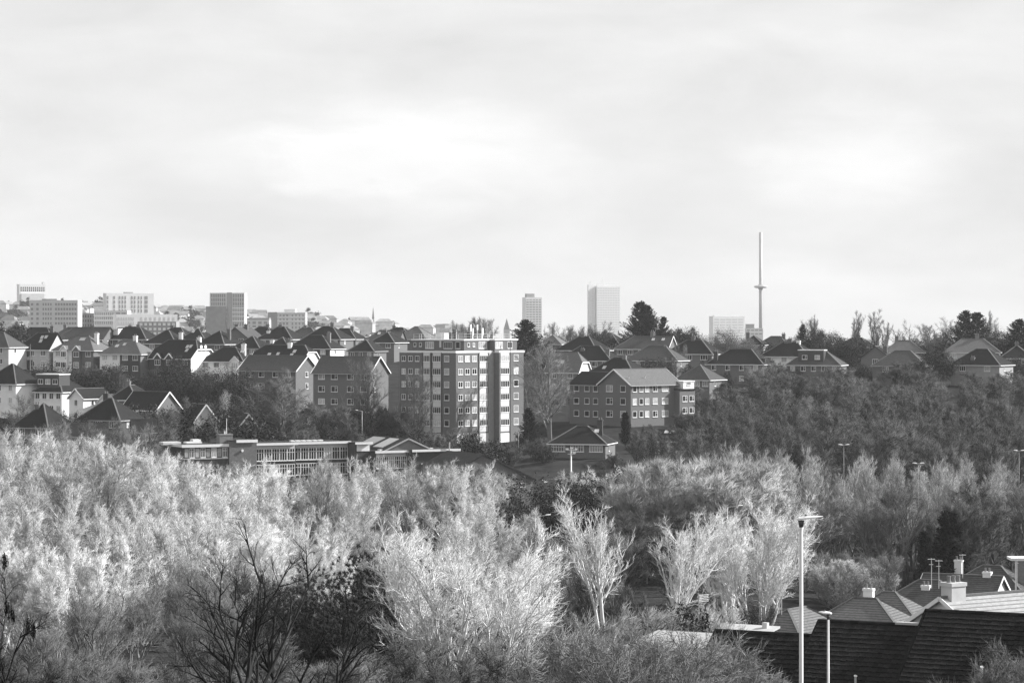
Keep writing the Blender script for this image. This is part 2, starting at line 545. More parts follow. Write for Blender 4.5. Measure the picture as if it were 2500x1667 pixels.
def skylight(parent, x, s, ze, pitch, w=0.8, l=1.1, y0=0.0):
    """roof window on the front slope, s metres up the slope from the eaves"""
    c, sn = math.cos(R(pitch)), math.sin(R(pitch))
    o = Vector((x, y0 + s * c, ze + s * sn)); U = Vector((0, c, sn)); N = Vector((0, -sn, c))
    def slab(b, x0, x1, s0, s1, n0, n1):
        i = len(b.v)
        for n in (n0, n1):
            for (a, t) in ((x0, s0), (x1, s0), (x1, s1), (x0, s1)):
                b.v.append(tuple(o + Vector((a, 0, 0)) + U * t + N * n))
        for q in ((0, 3, 2, 1), (4, 5, 6, 7), (0, 1, 5, 4), (1, 2, 6, 5), (2, 3, 7, 6), (3, 0, 4, 7)):
            b.f.append(tuple(i + k for k in q))
    f = MB()
    for r in ((-w/2, w/2, 0, 0.07), (-w/2, w/2, l - 0.07, l), (-w/2, -w/2 + 0.07, 0.07, l - 0.07), (w/2 - 0.07, w/2, 0.07, l - 0.07)):
        slab(f, *r, -0.05, 0.12)
    fo = f.build('skylight', MATS['paint_grey'], parent)
    g = MB(); slab(g, -w/2 + 0.07, w/2 - 0.07, 0.07, l - 0.07, -0.05, 0.09)
    g.build('pane', MATS['skylight_glass'], fo)

def bay(parent, u, w, z0, ze, wm, proj=0.7, gable=True, rm='tile_dark', win='3', two=True):
    """a projecting window bay with its own little gable"""
    b = MB().box(u - w/2, u + w/2, -proj, 0.0, z0, ze)
    if gable:
        h = w / 2 * math.tan(R(45))
        b.poly([(u - w/2, -proj, ze), (u + w/2, -proj, ze), (u, -proj, ze + h)])
    b = b.build('bay', MATS[wm], parent)
    if gable:
        roof(parent, u - w/2, u + w/2, -proj, 1.6, ze, 45, 'gableF', rm, 0.15, None, 'paint_white', False, 'bay_roof')
    window(parent, 'F', u, -proj - 0.003, ze - 1.75, w * 0.78, 1.35, win)
    if two: window(parent, 'F', u, -proj - 0.003, ze - 4.4, w * 0.78, 1.4, win)

def flat_dormer(parent, x0, x1, ya, yb, z0, z1, wm, wins=2, fascia='paint_white', style='T'):
    b = box('dormer', MATS[wm], parent, x0, x1, ya, yb, z0, z1)
    MB().box(x0 - 0.15, x1 + 0.15, ya - 0.15, yb, z1, z1 + 0.22).build('dormer_fascia', MATS[fascia], b)
    for i in range(wins):
        window(parent, 'F', x0 + (x1 - x0) * (i + 0.5) / wins, ya - 0.003, z0 + 0.75, min(1.3, (x1 - x0) / wins - 0.5), 1.05, style)

def aerial(parent, x, y, z, h=2.2):
    m = MB().tube([(x, y, z), (x, y, z + h)], [0.03, 0.02], 5)
    m.tube([(x - 0.5, y, z + h - 0.1), (x + 0.5, y, z + h - 0.1)], [0.015, 0.015], 4)
    for i in range(5): m.tube([(x - 0.4 + i * 0.2, y - 0.3, z + h - 0.1), (x - 0.4 + i * 0.2, y + 0.3, z + h - 0.1)], [0.012, 0.012], 4)
    m.build('aerial', MATS['metal_pale'], parent)

def rot2(a, x, y):
    return x * math.cos(a) - y * math.sin(a), x * math.sin(a) + y * math.cos(a)

def place(name, label, cat, px, pye, Y, a, w, d, hw, anchor='R', group=None):
    """an Empty at the foot of a building whose eaves corner is seen at px, pye from Y metres"""
    E = at(px, pye, Y)
    ax = {'R': w, 'L': 0.0, 'C': w / 2}[anchor]
    dx, dy = rot2(R(a), ax, 0)
    loc = Vector((E.x - dx, E.y - dy, E.z - hw))
    o = tag(empty(name, loc, R(a)), label, cat, group)
    cx, cyy = rot2(R(a), w / 2, d / 2)
    CTRL.append((loc.x + cx, loc.y + cyy, loc.z, max(w, d) * 0.75))
    return o

def house(label, px, pye, Y, a=-22, w=14.0, d=8.0, hw=5.2, pitch=38, kind='hip', anchor='R', wm='render_white', rm='tile_dark',
          wm2=None, front=None, rows=2, cols=4, gutter='paint_white', barge=None, chim=(), sky=(), bays=(), name='house', cat='house',
          side=1, style='3', extra=None, chm='brick', ww=1.5, curtain=0.35):
    """a house; front = list of (x0, x1, material) panels that face the street in another finish"""
    o = place(name, label, cat, px, pye, Y, a, w, d, hw, anchor)
    walls(o, 0, w, 0, d, -3, hw, pitch, kind, wm)
    r, rz = roof(o, 0, w, 0, d, hw, pitch, kind, rm, 0.35, gutter, barge)
    for (x0, x1, m) in (front or ()):
        box('wall_panel', MATS[m], o, x0, x1, -0.05, 0.02, -3, hw - 0.02)
    used = [b[0] for b in bays]
    for i in range(cols):
        x = w * (i + 0.5) / cols
        if any(abs(x - b[0]) < b[1] / 2 + ww / 2 for b in bays): continue
        yy = -0.052 if any(p[0] - .2 < x < p[1] + .2 for p in (front or ())) else -0.002
        for k in range(rows):
            window(o, 'F', x, yy, hw - 1.75 - 2.6 * k, ww, 1.25, style, curtain=curtain)
    for i in range(side):
        window(o, 'R', w + 0.002, d * (0.35 + 0.35 * i), hw - 1.7, 0.8, 1.1, '1')
    for (u, bw, m) in bays:
        bay(o, u, bw, -3, hw - 0.1, m, rm=rm)
    for c in chim:
        x, y = c[0], c[1]
        zt = rz + (c[2] if len(c) > 2 else 0.9)
        chimney(o, x, y, hw + 0.3, zt, m=(c[3] if len(c) > 3 else chm), w=1.0)
    for (u, s_) in sky:
        skylight(o, u, s_, hw, pitch)
    if extra: extra(o, r, rz)
    return o
# ------------------------------------------------------------------ trees
def unit(v):
    return v / np.maximum(np.linalg.norm(v, axis=-1, keepdims=True), 1e-9)
def paths(rng, P, D, L, n, wander, up):
    pts = [P]; d = unit(D); ds = []
    for i in range(n):
        d = unit(d + rng.normal(0, wander, d.shape) + np.array([0, 0, up]))
        ds.append(d)
        pts.append(pts[-1] + d * (L / n)[:, None])
    return np.stack(pts, 1), np.stack(ds, 1)
def spawn(rng, pts, ds, L, k, t0, t1, a0, a1, ratio, fall, flat=0.0):
    N, n = ds.shape[:2]
    t = t0 + (t1 - t0) * (np.arange(k)[None] + rng.random((N, k))) / k
    s = np.minimum((t * n).astype(int), n - 1); f = t * n - s
    i = np.arange(N)[:, None]
    p = pts[i, s] + (pts[i, s + 1] - pts[i, s]) * f[..., None]
    d = ds[i, s]
    q = rng.normal(0, 1, d.shape); q[..., 2] *= 1 - flat
    q = unit(q - d * (q * d).sum(-1, keepdims=True))
    a = rng.uniform(a0, a1, (N, k))[..., None]
    nd = d * np.cos(a) + q * np.sin(a)
    nl = L[:, None] * ratio * (1 - fall * t) * rng.uniform(0.65, 1.25, (N, k))
    return p.reshape(-1, 3), nd.reshape(-1, 3), nl.reshape(-1), t.reshape(-1), np.repeat(np.arange(N), k)
def tubes(pts, r0, r1, sides, base):
    """tapered tubes along N paths -> vertices, quads (indices from base)"""
    N, m = pts.shape[:2]
    T = unit(np.gradient(pts, axis=1))
    ref = np.where(np.abs(T[..., 2:3]) < 0.9, np.array([0, 0, 1.0]), np.array([1.0, 0, 0]))
    A = unit(np.cross(T, ref)); B = np.cross(T, A)
    rr = r0[:, None] + (r1 - r0)[:, None] * np.linspace(0, 1, m)[None]
    th = np.arange(sides) * 2 * np.pi / sides
    V = pts[:, :, None] + rr[:, :, None, None] * (A[:, :, None] * np.cos(th)[None, None, :, None] + B[:, :, None] * np.sin(th)[None, None, :, None])
    idx = base + np.arange(N * m * sides).reshape(N, m, sides)
    nx = np.roll(idx, -1, axis=2)
    Q = np.stack([idx[:, :-1], nx[:, :-1], nx[:, 1:], idx[:, 1:]], -1).reshape(-1, 4)
    return V.reshape(-1, 3), Q
def spikes(rng, P, D, L, r, base):
    """single-tapered twigs: three-sided needles"""
    N = len(P); D = unit(D)
    ref = unit(rng.normal(0, 1, D.shape)); A = unit(np.cross(D, ref)); B = np.cross(D, A)
    r = np.broadcast_to(r, (N,))[:, None]
    V = np.stack([P + A * r, P + (-0.5 * A + 0.866 * B) * r, P + (-0.5 * A - 0.866 * B) * r, P + D * L[:, None]], 1)
    i = base + np.arange(N)[:, None] * 4
    T = np.concatenate([i + np.array([[0, 1, 3]]), i + np.array([[1, 2, 3]]), i + np.array([[2, 0, 3]])])
    return V.reshape(-1, 3), T
class Geo:
    def __init__(s): s.V, s.Q, s.T, s.n = [], [], [], 0
    def tube(s, pts, r0, r1, sides):
        v, q = tubes(pts, r0, r1, sides, s.n); s.V.append(v); s.Q.append(q); s.n += len(v)
    def spike(s, rng, P, D, L, r):
        v, t = spikes(rng, P, D, L, r, s.n); s.V.append(v); s.T.append(t); s.n += len(v)
    def tris(s, V):
        """N x 3 x 3 loose triangles"""
        s.V.append(V.reshape(-1, 3)); s.T.append(s.n + np.arange(len(V) * 3).reshape(-1, 3)); s.n += len(V) * 3
    def mesh(s, name, m, smooth=True):
        F = ([np.concatenate(s.Q)] if s.Q else []) + ([np.concatenate(s.T)] if s.T else [])
        return np_mesh(name, np.concatenate(s.V), F, m, smooth)

def bare_tree(seed, H, stems, spread, bark, limbs=9, branches=8, subs=7, twigs=8, r0=0.16, fan=0.5, up=0.07, bark2=None,
              t0=0.25, tw=0.016, limb_ratio=0.55, sub_ang=(0.35, 0.85), tl=0.42, tang=(0.25, 0.8), wob=1.0, thick=1.0, inner=0.12):
    """a leafless tree: (trunk mesh, crown mesh, height)"""
    g = np.random.default_rng(seed)
    trunk, crown = Geo(), Geo()
    az_ = g.random(stems) * 6.28 + np.arange(stems) * 6.28 / stems
    lean = g.uniform(0.3, 1.0, stems) * spread if stems > 1 else np.array([0.04])
    D = np.stack([np.cos(az_) * np.sin(lean), np.sin(az_) * np.sin(lean), np.cos(lean)], -1)
    P = np.zeros((stems, 3)); P[:, :2] = D[:, :2] * 0.3
    L = H * g.uniform(0.72, 0.92, stems)
    pts, ds = paths(g, P, D, L, 7, 0.07, 0.05)
    ra = np.full(stems, r0) * g.uniform(0.8, 1.15, stems)
    trunk.tube(pts, ra, ra * 0.18, 6)
    p, d, l, t, own = spawn(g, pts, ds, L, limbs, t0, 0.97, fan * 0.6, fan * 1.25, limb_ratio, 0.55)
    pts1, ds1 = paths(g, p, d, l, 5, 0.1 * wob, up)
    r1 = (ra[own] * (1 - 0.8 * t) * 0.55 + 0.012) * thick
    trunk.tube(pts1, r1, r1 * 0.25, 4)
    p, d, l, t, own = spawn(g, pts1, ds1, l, branches, inner, 1.0, 0.3, 0.8, 0.5, 0.4)
    pts2, ds2 = paths(g, p, d, l, 3, 0.13 * wob, up)
    r2 = r1[own] * (1 - 0.7 * t) * 0.6 + 0.008
    crown.tube(pts2, r2, r2 * 0.35, 3)
    p, d, l, t, own = spawn(g, pts2, ds2, l, subs, inner, 1.0, sub_ang[0], sub_ang[1], 0.5, 0.3)
    l = np.maximum(l, 0.35)
    pts3, ds3 = paths(g, p, d, l, 2, 0.15 * wob, up)
    r3 = np.minimum(r2[own] * 0.55, tw * 1.1) * 0 + tw * 0.85
    crown.tube(pts3, r3, r3 * 0.4, 3)
    p, d, l, t, own = spawn(g, pts3, ds3, l, twigs, 0.08, 1.0, tang[0], tang[1], 0.0, 0.0)
    l = tl * g.uniform(0.5, 1.4, len(p))
    d = d + np.array([0, 0, up * 3])
    crown.spike(g, p, d, l, tw * 0.75)
    tm, cm = trunk.mesh('trunk', MATS[bark]), crown.mesh('crown', MATS[bark2 or bark])
    zs = np.concatenate(crown.V)[:, 2]
    return tm, cm, float(np.percentile(zs, 99.5))

def leafy_tree(seed, H, W, leaf, bark='bark_dark', clumps=100, per=170, size=0.13, trunk_h=0.3, flat=1.0):
    """evergreen with a rounded, lumpy crown of leaf-sized faces"""
    g = np.random.default_rng(seed)
    trunk, crown = Geo(), Geo()
    n = 5
    pts, ds = paths(g, np.zeros((n, 3)), np.stack([g.normal(0, .35, n), g.normal(0, .35, n), np.ones(n)], -1), np.full(n, H * 0.7), 5, 0.12, 0.08)
    trunk.tube(pts, np.full(n, 0.14), np.full(n, 0.03), 5)
    d = unit(g.normal(0, 1, (clumps, 3))); rad = g.random(clumps) ** 0.4
    lob = 1 + 0.25 * np.sin(d[:, 0] * 5 + seed) * np.cos(d[:, 1] * 4 + seed * 2)
    c = d * (rad * lob)[:, None] * np.array([W / 2, W / 2, H * (1 - trunk_h) / 2 * flat])
    c[:, 2] += H * (1 + trunk_h) / 2
    cs = g.uniform(0.5, 1.1, clumps) * W * 0.13
    q = g.normal(0, 0.55, (clumps, per, 3)) * cs[:, None, None]
    p = (c[:, None] + q).reshape(-1, 3)
    p = p[p[:, 2] > 0.05]
    N = len(p)
    a = unit(g.normal(0, 1, (N, 3))); b = unit(np.cross(a, g.normal(0, 1, (N, 3))))
    s = size * g.uniform(0.6, 1.4, (N, 1))
    V = np.stack([p - a * s * 0.5 - b * s * 0.3, p - a * s * 0.5 + b * s * 0.3, p + a * s * 0.8], 1)
    crown.tris(V)
    return trunk.mesh('trunk', MATS[bark]), crown.mesh('crown', MATS[leaf], False), H

def conifer(seed, H, W, leaf='needle_dark', whorls=26, per=9, expo=0.8, lift=0.25):
    """dark conifer: tiers of sprays, spiky outline"""
    g = np.random.default_rng(seed)
    trunk, crown = Geo(), Geo()
    pts, ds = paths(g, np.zeros((1, 3)), np.array([[0, 0, 1.0]]), np.array([H * 0.97]), 8, 0.015, 0.02)
    trunk.tube(pts, np.array([H * 0.02]), np.array([0.03]), 6)
    t = (np.repeat(np.arange(whorls), per) + g.random(whorls * per)) / whorls
    z = H * (0.08 + 0.92 * t)
    a = g.random(len(t)) * 6.28
    L = (W / 2) * np.maximum(1 - t, 0.02) ** expo * g.uniform(0.6, 1.25, len(t)) + 0.35
    D = np.stack([np.cos(a), np.sin(a), np.full(len(t), lift) + 0.5 * t], -1)
    P = np.stack([0 * z, 0 * z, z], -1)
    p1, d1 = paths(g, P, D, L, 4, 0.1, 0.06)
    crown.tube(p1, np.full(len(t), 0.035), np.full(len(t), 0.01), 3)
    p, d, l, tt, own = spawn(g, p1, d1, L, 11, 0.15, 1.0, 0.4, 0.9, 0.35, 0.5, 0.5)
    l = np.maximum(l, 0.3)
    p2, d2 = paths(g, p, d, l, 2, 0.1, 0.08)
    N = len(p)
    q, dd, ll, _, _ = spawn(g, p2, d2, l, 7, 0.05, 1.0, 0.3, 1.0, 0.45, 0.3)
    ll = np.maximum(ll, 0.16)
    dd = unit(dd); sd = unit(np.cross(dd, g.normal(0, 1, dd.shape)))
    crown.tris(np.stack([q - sd * 0.055, q + sd * 0.055, q + dd * ll[:, None] * 1.2], 1))
    return trunk.mesh('trunk', MATS['bark_dark']), crown.mesh('crown', MATS[leaf], False), H

def pine(seed, H, W, leaf='needle_dark', tufts=2700):
    """dense evergreen: short needle tufts all over a lumpy rounded crown"""
    g = np.random.default_rng(seed)
    trunk, crown = Geo(), Geo()
    pts, ds = paths(g, np.zeros((3, 3)), np.array([[0.1, 0, 1.0], [-0.3, 0.1, 1], [0.3, -.1, 1]]), np.full(3, H * 0.8), 7, 0.08, 0.05)
    trunk.tube(pts, np.full(3, 0.12), np.full(3, 0.03), 6)
    n = 90
    d = unit(g.normal(0, 1, (n, 3))); rad = g.random(n) ** 0.33
    c = d * rad[:, None] * np.array([W / 2, W / 2, H * 0.42]); c[:, 2] += H * 0.55
    k = tufts // n
    tc_ = (c[:, None] + np.clip(g.normal(0, 0.42, (n, k, 3)), -0.8, 0.8)).reshape(-1, 3)
    m = 24
    dirs = unit(g.normal(0, 1, (len(tc_), m, 3)) + np.array([0, 0, 0.5]))
    P = np.repeat(tc_, m, 0); D = dirs.reshape(-1, 3)
    crown.spike(g, P, D, g.uniform(0.09, 0.2, len(P)), 0.012)
    mid = np.repeat(np.array([[0, 0, H * 0.45]]), n, 0)
    bp = np.stack([mid, mid * 0.5 + c * 0.5 + g.normal(0, 0.15, c.shape), c], 1)
    trunk.tube(bp, np.full(n, 0.035), np.full(n, 0.012), 3)
    return trunk.mesh('trunk', MATS['bark_black']), crown.mesh('crown', MATS[leaf]), H

NUM = [0]
tr = random.Random(5)
def plant(proto, x, y, height, label, group=None, name='tree', cat='tree', rz=None, sxy=1.0, z=None, sink=0.3):
    """one tree: an Empty at its foot with its trunk and crown"""
    tm, cm, h = proto
    s = height / h
    z = gz(x, y) - sink if z is None else z
    e = tag(empty(name, (x, y, z), tr.random() * 6.28 if rz is None else rz), label, cat, group)
    e.scale = (s * sxy, s * sxy, s)
    link('trunk', tm, e); link('crown', cm, e)
    NUM[0] += 1
    return e
def plant_px(proto, px, top, Y, label, width=None, **k):
    """a tree whose top is seen at px, top from Y metres, standing on the ground there"""
    x = (px - CX) * Y / FPX
    zt = CZ - (top - HY) * Y / FPX
    z = gz(x, Y) - 0.3
    return plant(proto, x, Y, max(zt - z, 1.0), label, z=z, **k)

PT = {}
def make_protos():
    # pale thicket trees: several stems, fine upswept twigs
    for i in range(5):
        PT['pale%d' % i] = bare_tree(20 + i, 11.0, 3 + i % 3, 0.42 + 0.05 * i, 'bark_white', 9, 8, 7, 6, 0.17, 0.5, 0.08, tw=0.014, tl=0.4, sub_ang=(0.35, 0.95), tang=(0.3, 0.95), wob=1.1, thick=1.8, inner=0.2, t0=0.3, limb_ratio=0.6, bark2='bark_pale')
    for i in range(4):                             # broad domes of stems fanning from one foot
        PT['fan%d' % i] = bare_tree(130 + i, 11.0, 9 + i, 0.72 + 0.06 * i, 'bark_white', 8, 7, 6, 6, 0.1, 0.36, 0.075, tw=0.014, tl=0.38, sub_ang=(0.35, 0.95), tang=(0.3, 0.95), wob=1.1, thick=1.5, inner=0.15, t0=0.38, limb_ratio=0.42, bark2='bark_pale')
    for i in range(3):
        PT['mid%d' % i] = bare_tree(40 + i, 11.0, 2 + i, 0.4, 'bark_mid', 9, 7, 6, 5, 0.17, 0.55, 0.07, tw=0.014, tl=0.5, sub_ang=(0.3, 0.8), tang=(0.25, 0.8), wob=1.0, thick=1.8, inner=0.3, t0=0.3, limb_ratio=0.6)
    for i in range(3):
        PT['grey%d' % i] = bare_tree(50 + i, 14.0, 2 + i % 2, 0.22, 'bark_grey', 13, 7, 6, 5, 0.19, 0.36, 0.12, tw=0.016, tl=0.55, t0=0.3, sub_ang=(0.2, 0.6), tang=(0.2, 0.6), wob=0.7, thick=1.8, inner=0.25)
    for i in range(4):
        PT['dark%d' % i] = bare_tree(60 + i, 10.0, 1 + i % 3, 0.4, 'bark_dark', 13, 8, 7, 7, 0.22, 0.8, 0.07, tw=0.019, tl=0.55, t0=0.22, thick=1.3, inner=0.2)
    for i in range(2):
        PT['thin%d' % i] = bare_tree(65 + i, 10.0, 2 + i, 0.4, 'bark_thin', 9, 7, 5, 4, 0.16, 0.7, 0.06, tw=0.017, tl=0.6, t0=0.2)
    PT['bigthin'] = bare_tree(71, 12.0, 2, 0.25, 'bark_thin', 15, 8, 5, 4, 0.2, 0.8, 0.04, tw=0.016, tl=0.55, t0=0.14)
    PT['bigdark'] = bare_tree(70, 12.0, 2, 0.25, 'bark_thin', 17, 9, 7, 8, 0.24, 0.85, 0.03, tw=0.018, tl=0.55, t0=0.14)
    PT['birch'] = bare_tree(84, 12.0, 2, 0.09, 'bark_white', 12, 7, 5, 4, 0.17, 0.45, 0.07, tw=0.013, tl=0.4, t0=0.36, limb_ratio=0.52, thick=1.0, bark2='bark_white')
    PT['ash'] = bare_tree(92, 12.0, 3, 0.42, 'bark_white', 10, 7, 5, 4, 0.2, 0.55, 0.05, tw=0.014, tl=0.45, t0=0.3, thick=1.1, bark2='bark_pale')
    PT['coppice'] = bare_tree(93, 12.0, 11, 0.6, 'bark_white', 7, 7, 6, 5, 0.12, 0.4, 0.06, tw=0.014, tl=0.45, t0=0.3, bark2='bark_pale', thick=1.5)
    PT['poplar'] = bare_tree(94, 12.0, 5, 0.1, 'bark_mid', 9, 6, 4, 4, 0.12, 0.3, 0.15, tw=0.018, tl=0.5, t0=0.2, limb_ratio=0.3)
    PT['dome'] = bare_tree(95, 8.0, 8, 0.8, 'bark_grey', 8, 8, 6, 8, 0.08, 0.5, 0.12, tw=0.018, tl=0.5, t0=0.2)
    PT['black'] = bare_tree(96, 7.0, 3, 0.6, 'bark_black', 7, 5, 4, 3, 0.085, 0.65, 0.06, tw=0.008, thick=1.5, tl=0.35, t0=0.15, sub_ang=(0.4, 0.9))
    PT['scrub'] = bare_tree(97, 4.0, 9, 0.9, 'bark_mid', 7, 6, 5, 4, 0.045, 0.6, 0.03, tw=0.012, tl=0.3, t0=0.1)
    PT['scrub_pale'] = bare_tree(98, 4.0, 9, 0.8, 'bark_grey', 7, 6, 5, 4, 0.045, 0.6, 0.05, tw=0.012, tl=0.3, t0=0.1)
    PT['scrub_dark'] = bare_tree(99, 4.0, 9, 0.9, 'bark_dark', 7, 6, 5, 6, 0.045, 0.7, 0.02, tw=0.016, tl=0.3, t0=0.1)
    PT['bramble'] = bare_tree(100, 3.0, 10, 1.0, 'bark_mid', 6, 5, 4, 2, 0.04, 0.9, -0.03, tw=0.010, tl=0.3, t0=0.1)
    PT['ever0'] = leafy_tree(101, 7.0, 6.0, 'leaf_dark')
    PT['ever1'] = leafy_tree(102, 6.0, 7.0, 'leaf_dark', trunk_h=0.1)
    PT['evermid'] = leafy_tree(103, 7.0, 7.0, 'leaf_mid', trunk_h=0.05, clumps=150, per=150, size=0.12)
    PT['bush'] = leafy_tree(104, 2.4, 3.4, 'leaf_dark', trunk_h=0.0, clumps=60, per=90, size=0.11)
    PT['conifer0'] = conifer(110, 12.0, 9.0)
    PT['conifer1'] = conifer(111, 12.0, 7.0, expo=0.7)
    PT['cypress'] = conifer(112, 9.0, 3.4, expo=0.45, lift=0.9)
    PT['pine'] = pine(120, 7.0, 7.5)
make_protos()
# ------------------------------------------------------------------ the far town on the skyline
_PANE = {}
def pane_mesh(w, h, m):
    k = (round(w, 1), round(h, 1), m)
    if k not in _PANE:
        _PANE[k] = MB().box(-k[0]/2, k[0]/2, -0.12, 0.1, -k[1]/2, k[1]/2).mesh('window', MATS[m])
    return _PANE[k]
def far_block(name, label, px0, px1, top, foot, Y, m, cols=(), rows=(), wh=1.6, depth=18.0, wm='glass', rz=0.0, parts=(), cat='building', bands=(), bm='far_white'):
    """a distant block; cols = window spans as fractions of its width, rows = photo rows of window centres, bands = rows of pale floor edges"""
    s = Y / FPX
    zt = CZ - (top - HY) * s
    sa, ca = math.sin(abs(rz)), math.cos(rz)
    w = ((px1 - px0) * s - depth * sa) / ca         # the front is what the turned side leaves of the width
    p = at((px0 + px1) / 2, foot, Y)
    e = w / 2 * ca
    p.x = (at(px1, foot, Y).x - e) if rz >= 0 else (at(px0, foot, Y).x + e)
    o = tag(empty(name, (p.x, p.y, p.z), rz), label, cat)
    box('wall', MATS[m], o, -w/2, w/2, 0, depth, -12, zt - p.z)
    for r in rows:
        for (a, b) in cols:
            link('window', pane_mesh((b - a) * w, wh, wm), o, (-w/2 + w * (a + b) / 2, 0, CZ - (r - HY) * s - p.z))
    for r in bands:
        z = CZ - (r - HY) * s - p.z
        box('floor_band', MATS[bm], o, -w/2 - 0.1, w/2 + 0.1, -0.35, 0.1, z - 0.45, z + 0.45)
    for (n, a, b, t, f, m2, dy) in parts:
        box(n, MATS[m2], o, -w/2 + a * w, -w/2 + b * w, dy, depth - 1, CZ - (f - HY) * s - p.z, CZ - (t - HY) * s - p.z)
    return o
def even(n, a=0.03, b=0.97, fill=0.6):
    st = (b - a) / n
    return [(a + st * (i + 0.5 - fill / 2), a + st * (i + 0.5 + fill / 2)) for i in range(n)]
def rng_(a, b, st):
    return list(np.arange(a, b, st))

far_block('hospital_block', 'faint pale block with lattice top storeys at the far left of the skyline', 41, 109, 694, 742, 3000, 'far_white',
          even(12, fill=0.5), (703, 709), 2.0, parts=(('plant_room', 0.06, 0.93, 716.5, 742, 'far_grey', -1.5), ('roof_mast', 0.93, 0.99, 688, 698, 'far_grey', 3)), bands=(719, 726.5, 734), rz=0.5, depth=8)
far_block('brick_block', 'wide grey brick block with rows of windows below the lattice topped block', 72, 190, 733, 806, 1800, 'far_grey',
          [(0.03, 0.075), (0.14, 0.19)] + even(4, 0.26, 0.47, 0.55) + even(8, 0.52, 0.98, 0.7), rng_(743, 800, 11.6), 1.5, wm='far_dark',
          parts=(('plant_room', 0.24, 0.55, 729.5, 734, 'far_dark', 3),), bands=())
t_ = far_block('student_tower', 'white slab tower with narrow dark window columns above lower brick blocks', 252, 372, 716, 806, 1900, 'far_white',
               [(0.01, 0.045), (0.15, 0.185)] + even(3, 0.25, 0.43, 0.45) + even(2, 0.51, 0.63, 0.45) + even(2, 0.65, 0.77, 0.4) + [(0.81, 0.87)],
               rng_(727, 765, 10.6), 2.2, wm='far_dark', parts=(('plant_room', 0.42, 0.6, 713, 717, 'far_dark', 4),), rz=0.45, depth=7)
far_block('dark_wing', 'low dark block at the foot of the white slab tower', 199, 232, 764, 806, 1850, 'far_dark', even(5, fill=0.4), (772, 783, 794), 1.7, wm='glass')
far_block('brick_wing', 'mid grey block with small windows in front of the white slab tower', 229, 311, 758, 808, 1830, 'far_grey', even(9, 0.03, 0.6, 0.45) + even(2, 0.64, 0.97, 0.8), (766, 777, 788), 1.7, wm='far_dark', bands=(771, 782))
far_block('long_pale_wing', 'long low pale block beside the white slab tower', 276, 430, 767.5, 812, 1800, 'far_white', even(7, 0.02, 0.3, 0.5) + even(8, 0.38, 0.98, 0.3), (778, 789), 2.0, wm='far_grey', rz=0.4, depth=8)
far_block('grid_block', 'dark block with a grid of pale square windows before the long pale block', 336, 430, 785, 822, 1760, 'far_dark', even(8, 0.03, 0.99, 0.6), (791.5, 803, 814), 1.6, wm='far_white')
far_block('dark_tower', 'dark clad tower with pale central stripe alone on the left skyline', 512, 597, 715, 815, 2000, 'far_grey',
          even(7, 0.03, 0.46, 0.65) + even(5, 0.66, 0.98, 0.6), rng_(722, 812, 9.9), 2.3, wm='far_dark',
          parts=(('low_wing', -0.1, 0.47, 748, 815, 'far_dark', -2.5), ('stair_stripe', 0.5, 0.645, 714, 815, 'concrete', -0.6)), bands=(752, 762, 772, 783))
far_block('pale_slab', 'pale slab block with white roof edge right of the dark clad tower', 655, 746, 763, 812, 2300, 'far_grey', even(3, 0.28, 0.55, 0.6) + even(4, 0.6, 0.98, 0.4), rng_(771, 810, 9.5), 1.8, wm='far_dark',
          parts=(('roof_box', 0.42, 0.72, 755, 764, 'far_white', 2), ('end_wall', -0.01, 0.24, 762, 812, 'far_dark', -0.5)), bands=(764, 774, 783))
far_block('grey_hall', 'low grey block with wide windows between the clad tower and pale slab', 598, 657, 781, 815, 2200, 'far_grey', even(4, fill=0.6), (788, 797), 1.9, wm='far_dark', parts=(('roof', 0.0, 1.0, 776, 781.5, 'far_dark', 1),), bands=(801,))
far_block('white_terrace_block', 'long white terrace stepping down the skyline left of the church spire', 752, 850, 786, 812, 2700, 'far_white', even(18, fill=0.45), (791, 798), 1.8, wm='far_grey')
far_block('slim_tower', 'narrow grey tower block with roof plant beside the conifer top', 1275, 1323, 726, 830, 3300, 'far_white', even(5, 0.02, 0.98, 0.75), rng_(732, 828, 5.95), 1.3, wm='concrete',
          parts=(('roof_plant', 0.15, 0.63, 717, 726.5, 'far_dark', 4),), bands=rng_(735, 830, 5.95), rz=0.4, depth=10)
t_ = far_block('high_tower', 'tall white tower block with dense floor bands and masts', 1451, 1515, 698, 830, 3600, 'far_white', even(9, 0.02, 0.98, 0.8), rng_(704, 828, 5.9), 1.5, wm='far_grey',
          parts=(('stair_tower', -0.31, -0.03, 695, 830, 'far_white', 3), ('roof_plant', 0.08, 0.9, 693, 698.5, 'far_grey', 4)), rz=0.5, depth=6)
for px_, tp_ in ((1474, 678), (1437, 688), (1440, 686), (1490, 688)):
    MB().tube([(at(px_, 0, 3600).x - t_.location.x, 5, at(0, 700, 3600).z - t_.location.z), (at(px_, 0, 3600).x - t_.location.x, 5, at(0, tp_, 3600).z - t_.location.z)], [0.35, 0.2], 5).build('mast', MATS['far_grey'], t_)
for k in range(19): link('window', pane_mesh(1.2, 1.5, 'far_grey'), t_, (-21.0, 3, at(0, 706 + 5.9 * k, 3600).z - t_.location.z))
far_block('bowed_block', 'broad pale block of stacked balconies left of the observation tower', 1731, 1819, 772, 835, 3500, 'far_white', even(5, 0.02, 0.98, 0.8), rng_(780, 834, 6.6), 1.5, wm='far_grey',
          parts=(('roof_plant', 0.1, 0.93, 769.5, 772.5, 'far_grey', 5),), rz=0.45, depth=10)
far_block('squat_block', 'small grey block at the foot of the observation tower', 1821, 1863, 801, 835, 3700, 'far_grey', even(4, fill=0.7), (806, 815), 1.5, wm='far_dark', parts=(('plant_room', 0.04, 0.5, 791, 802, 'far_dark', 2),), bands=(811,))

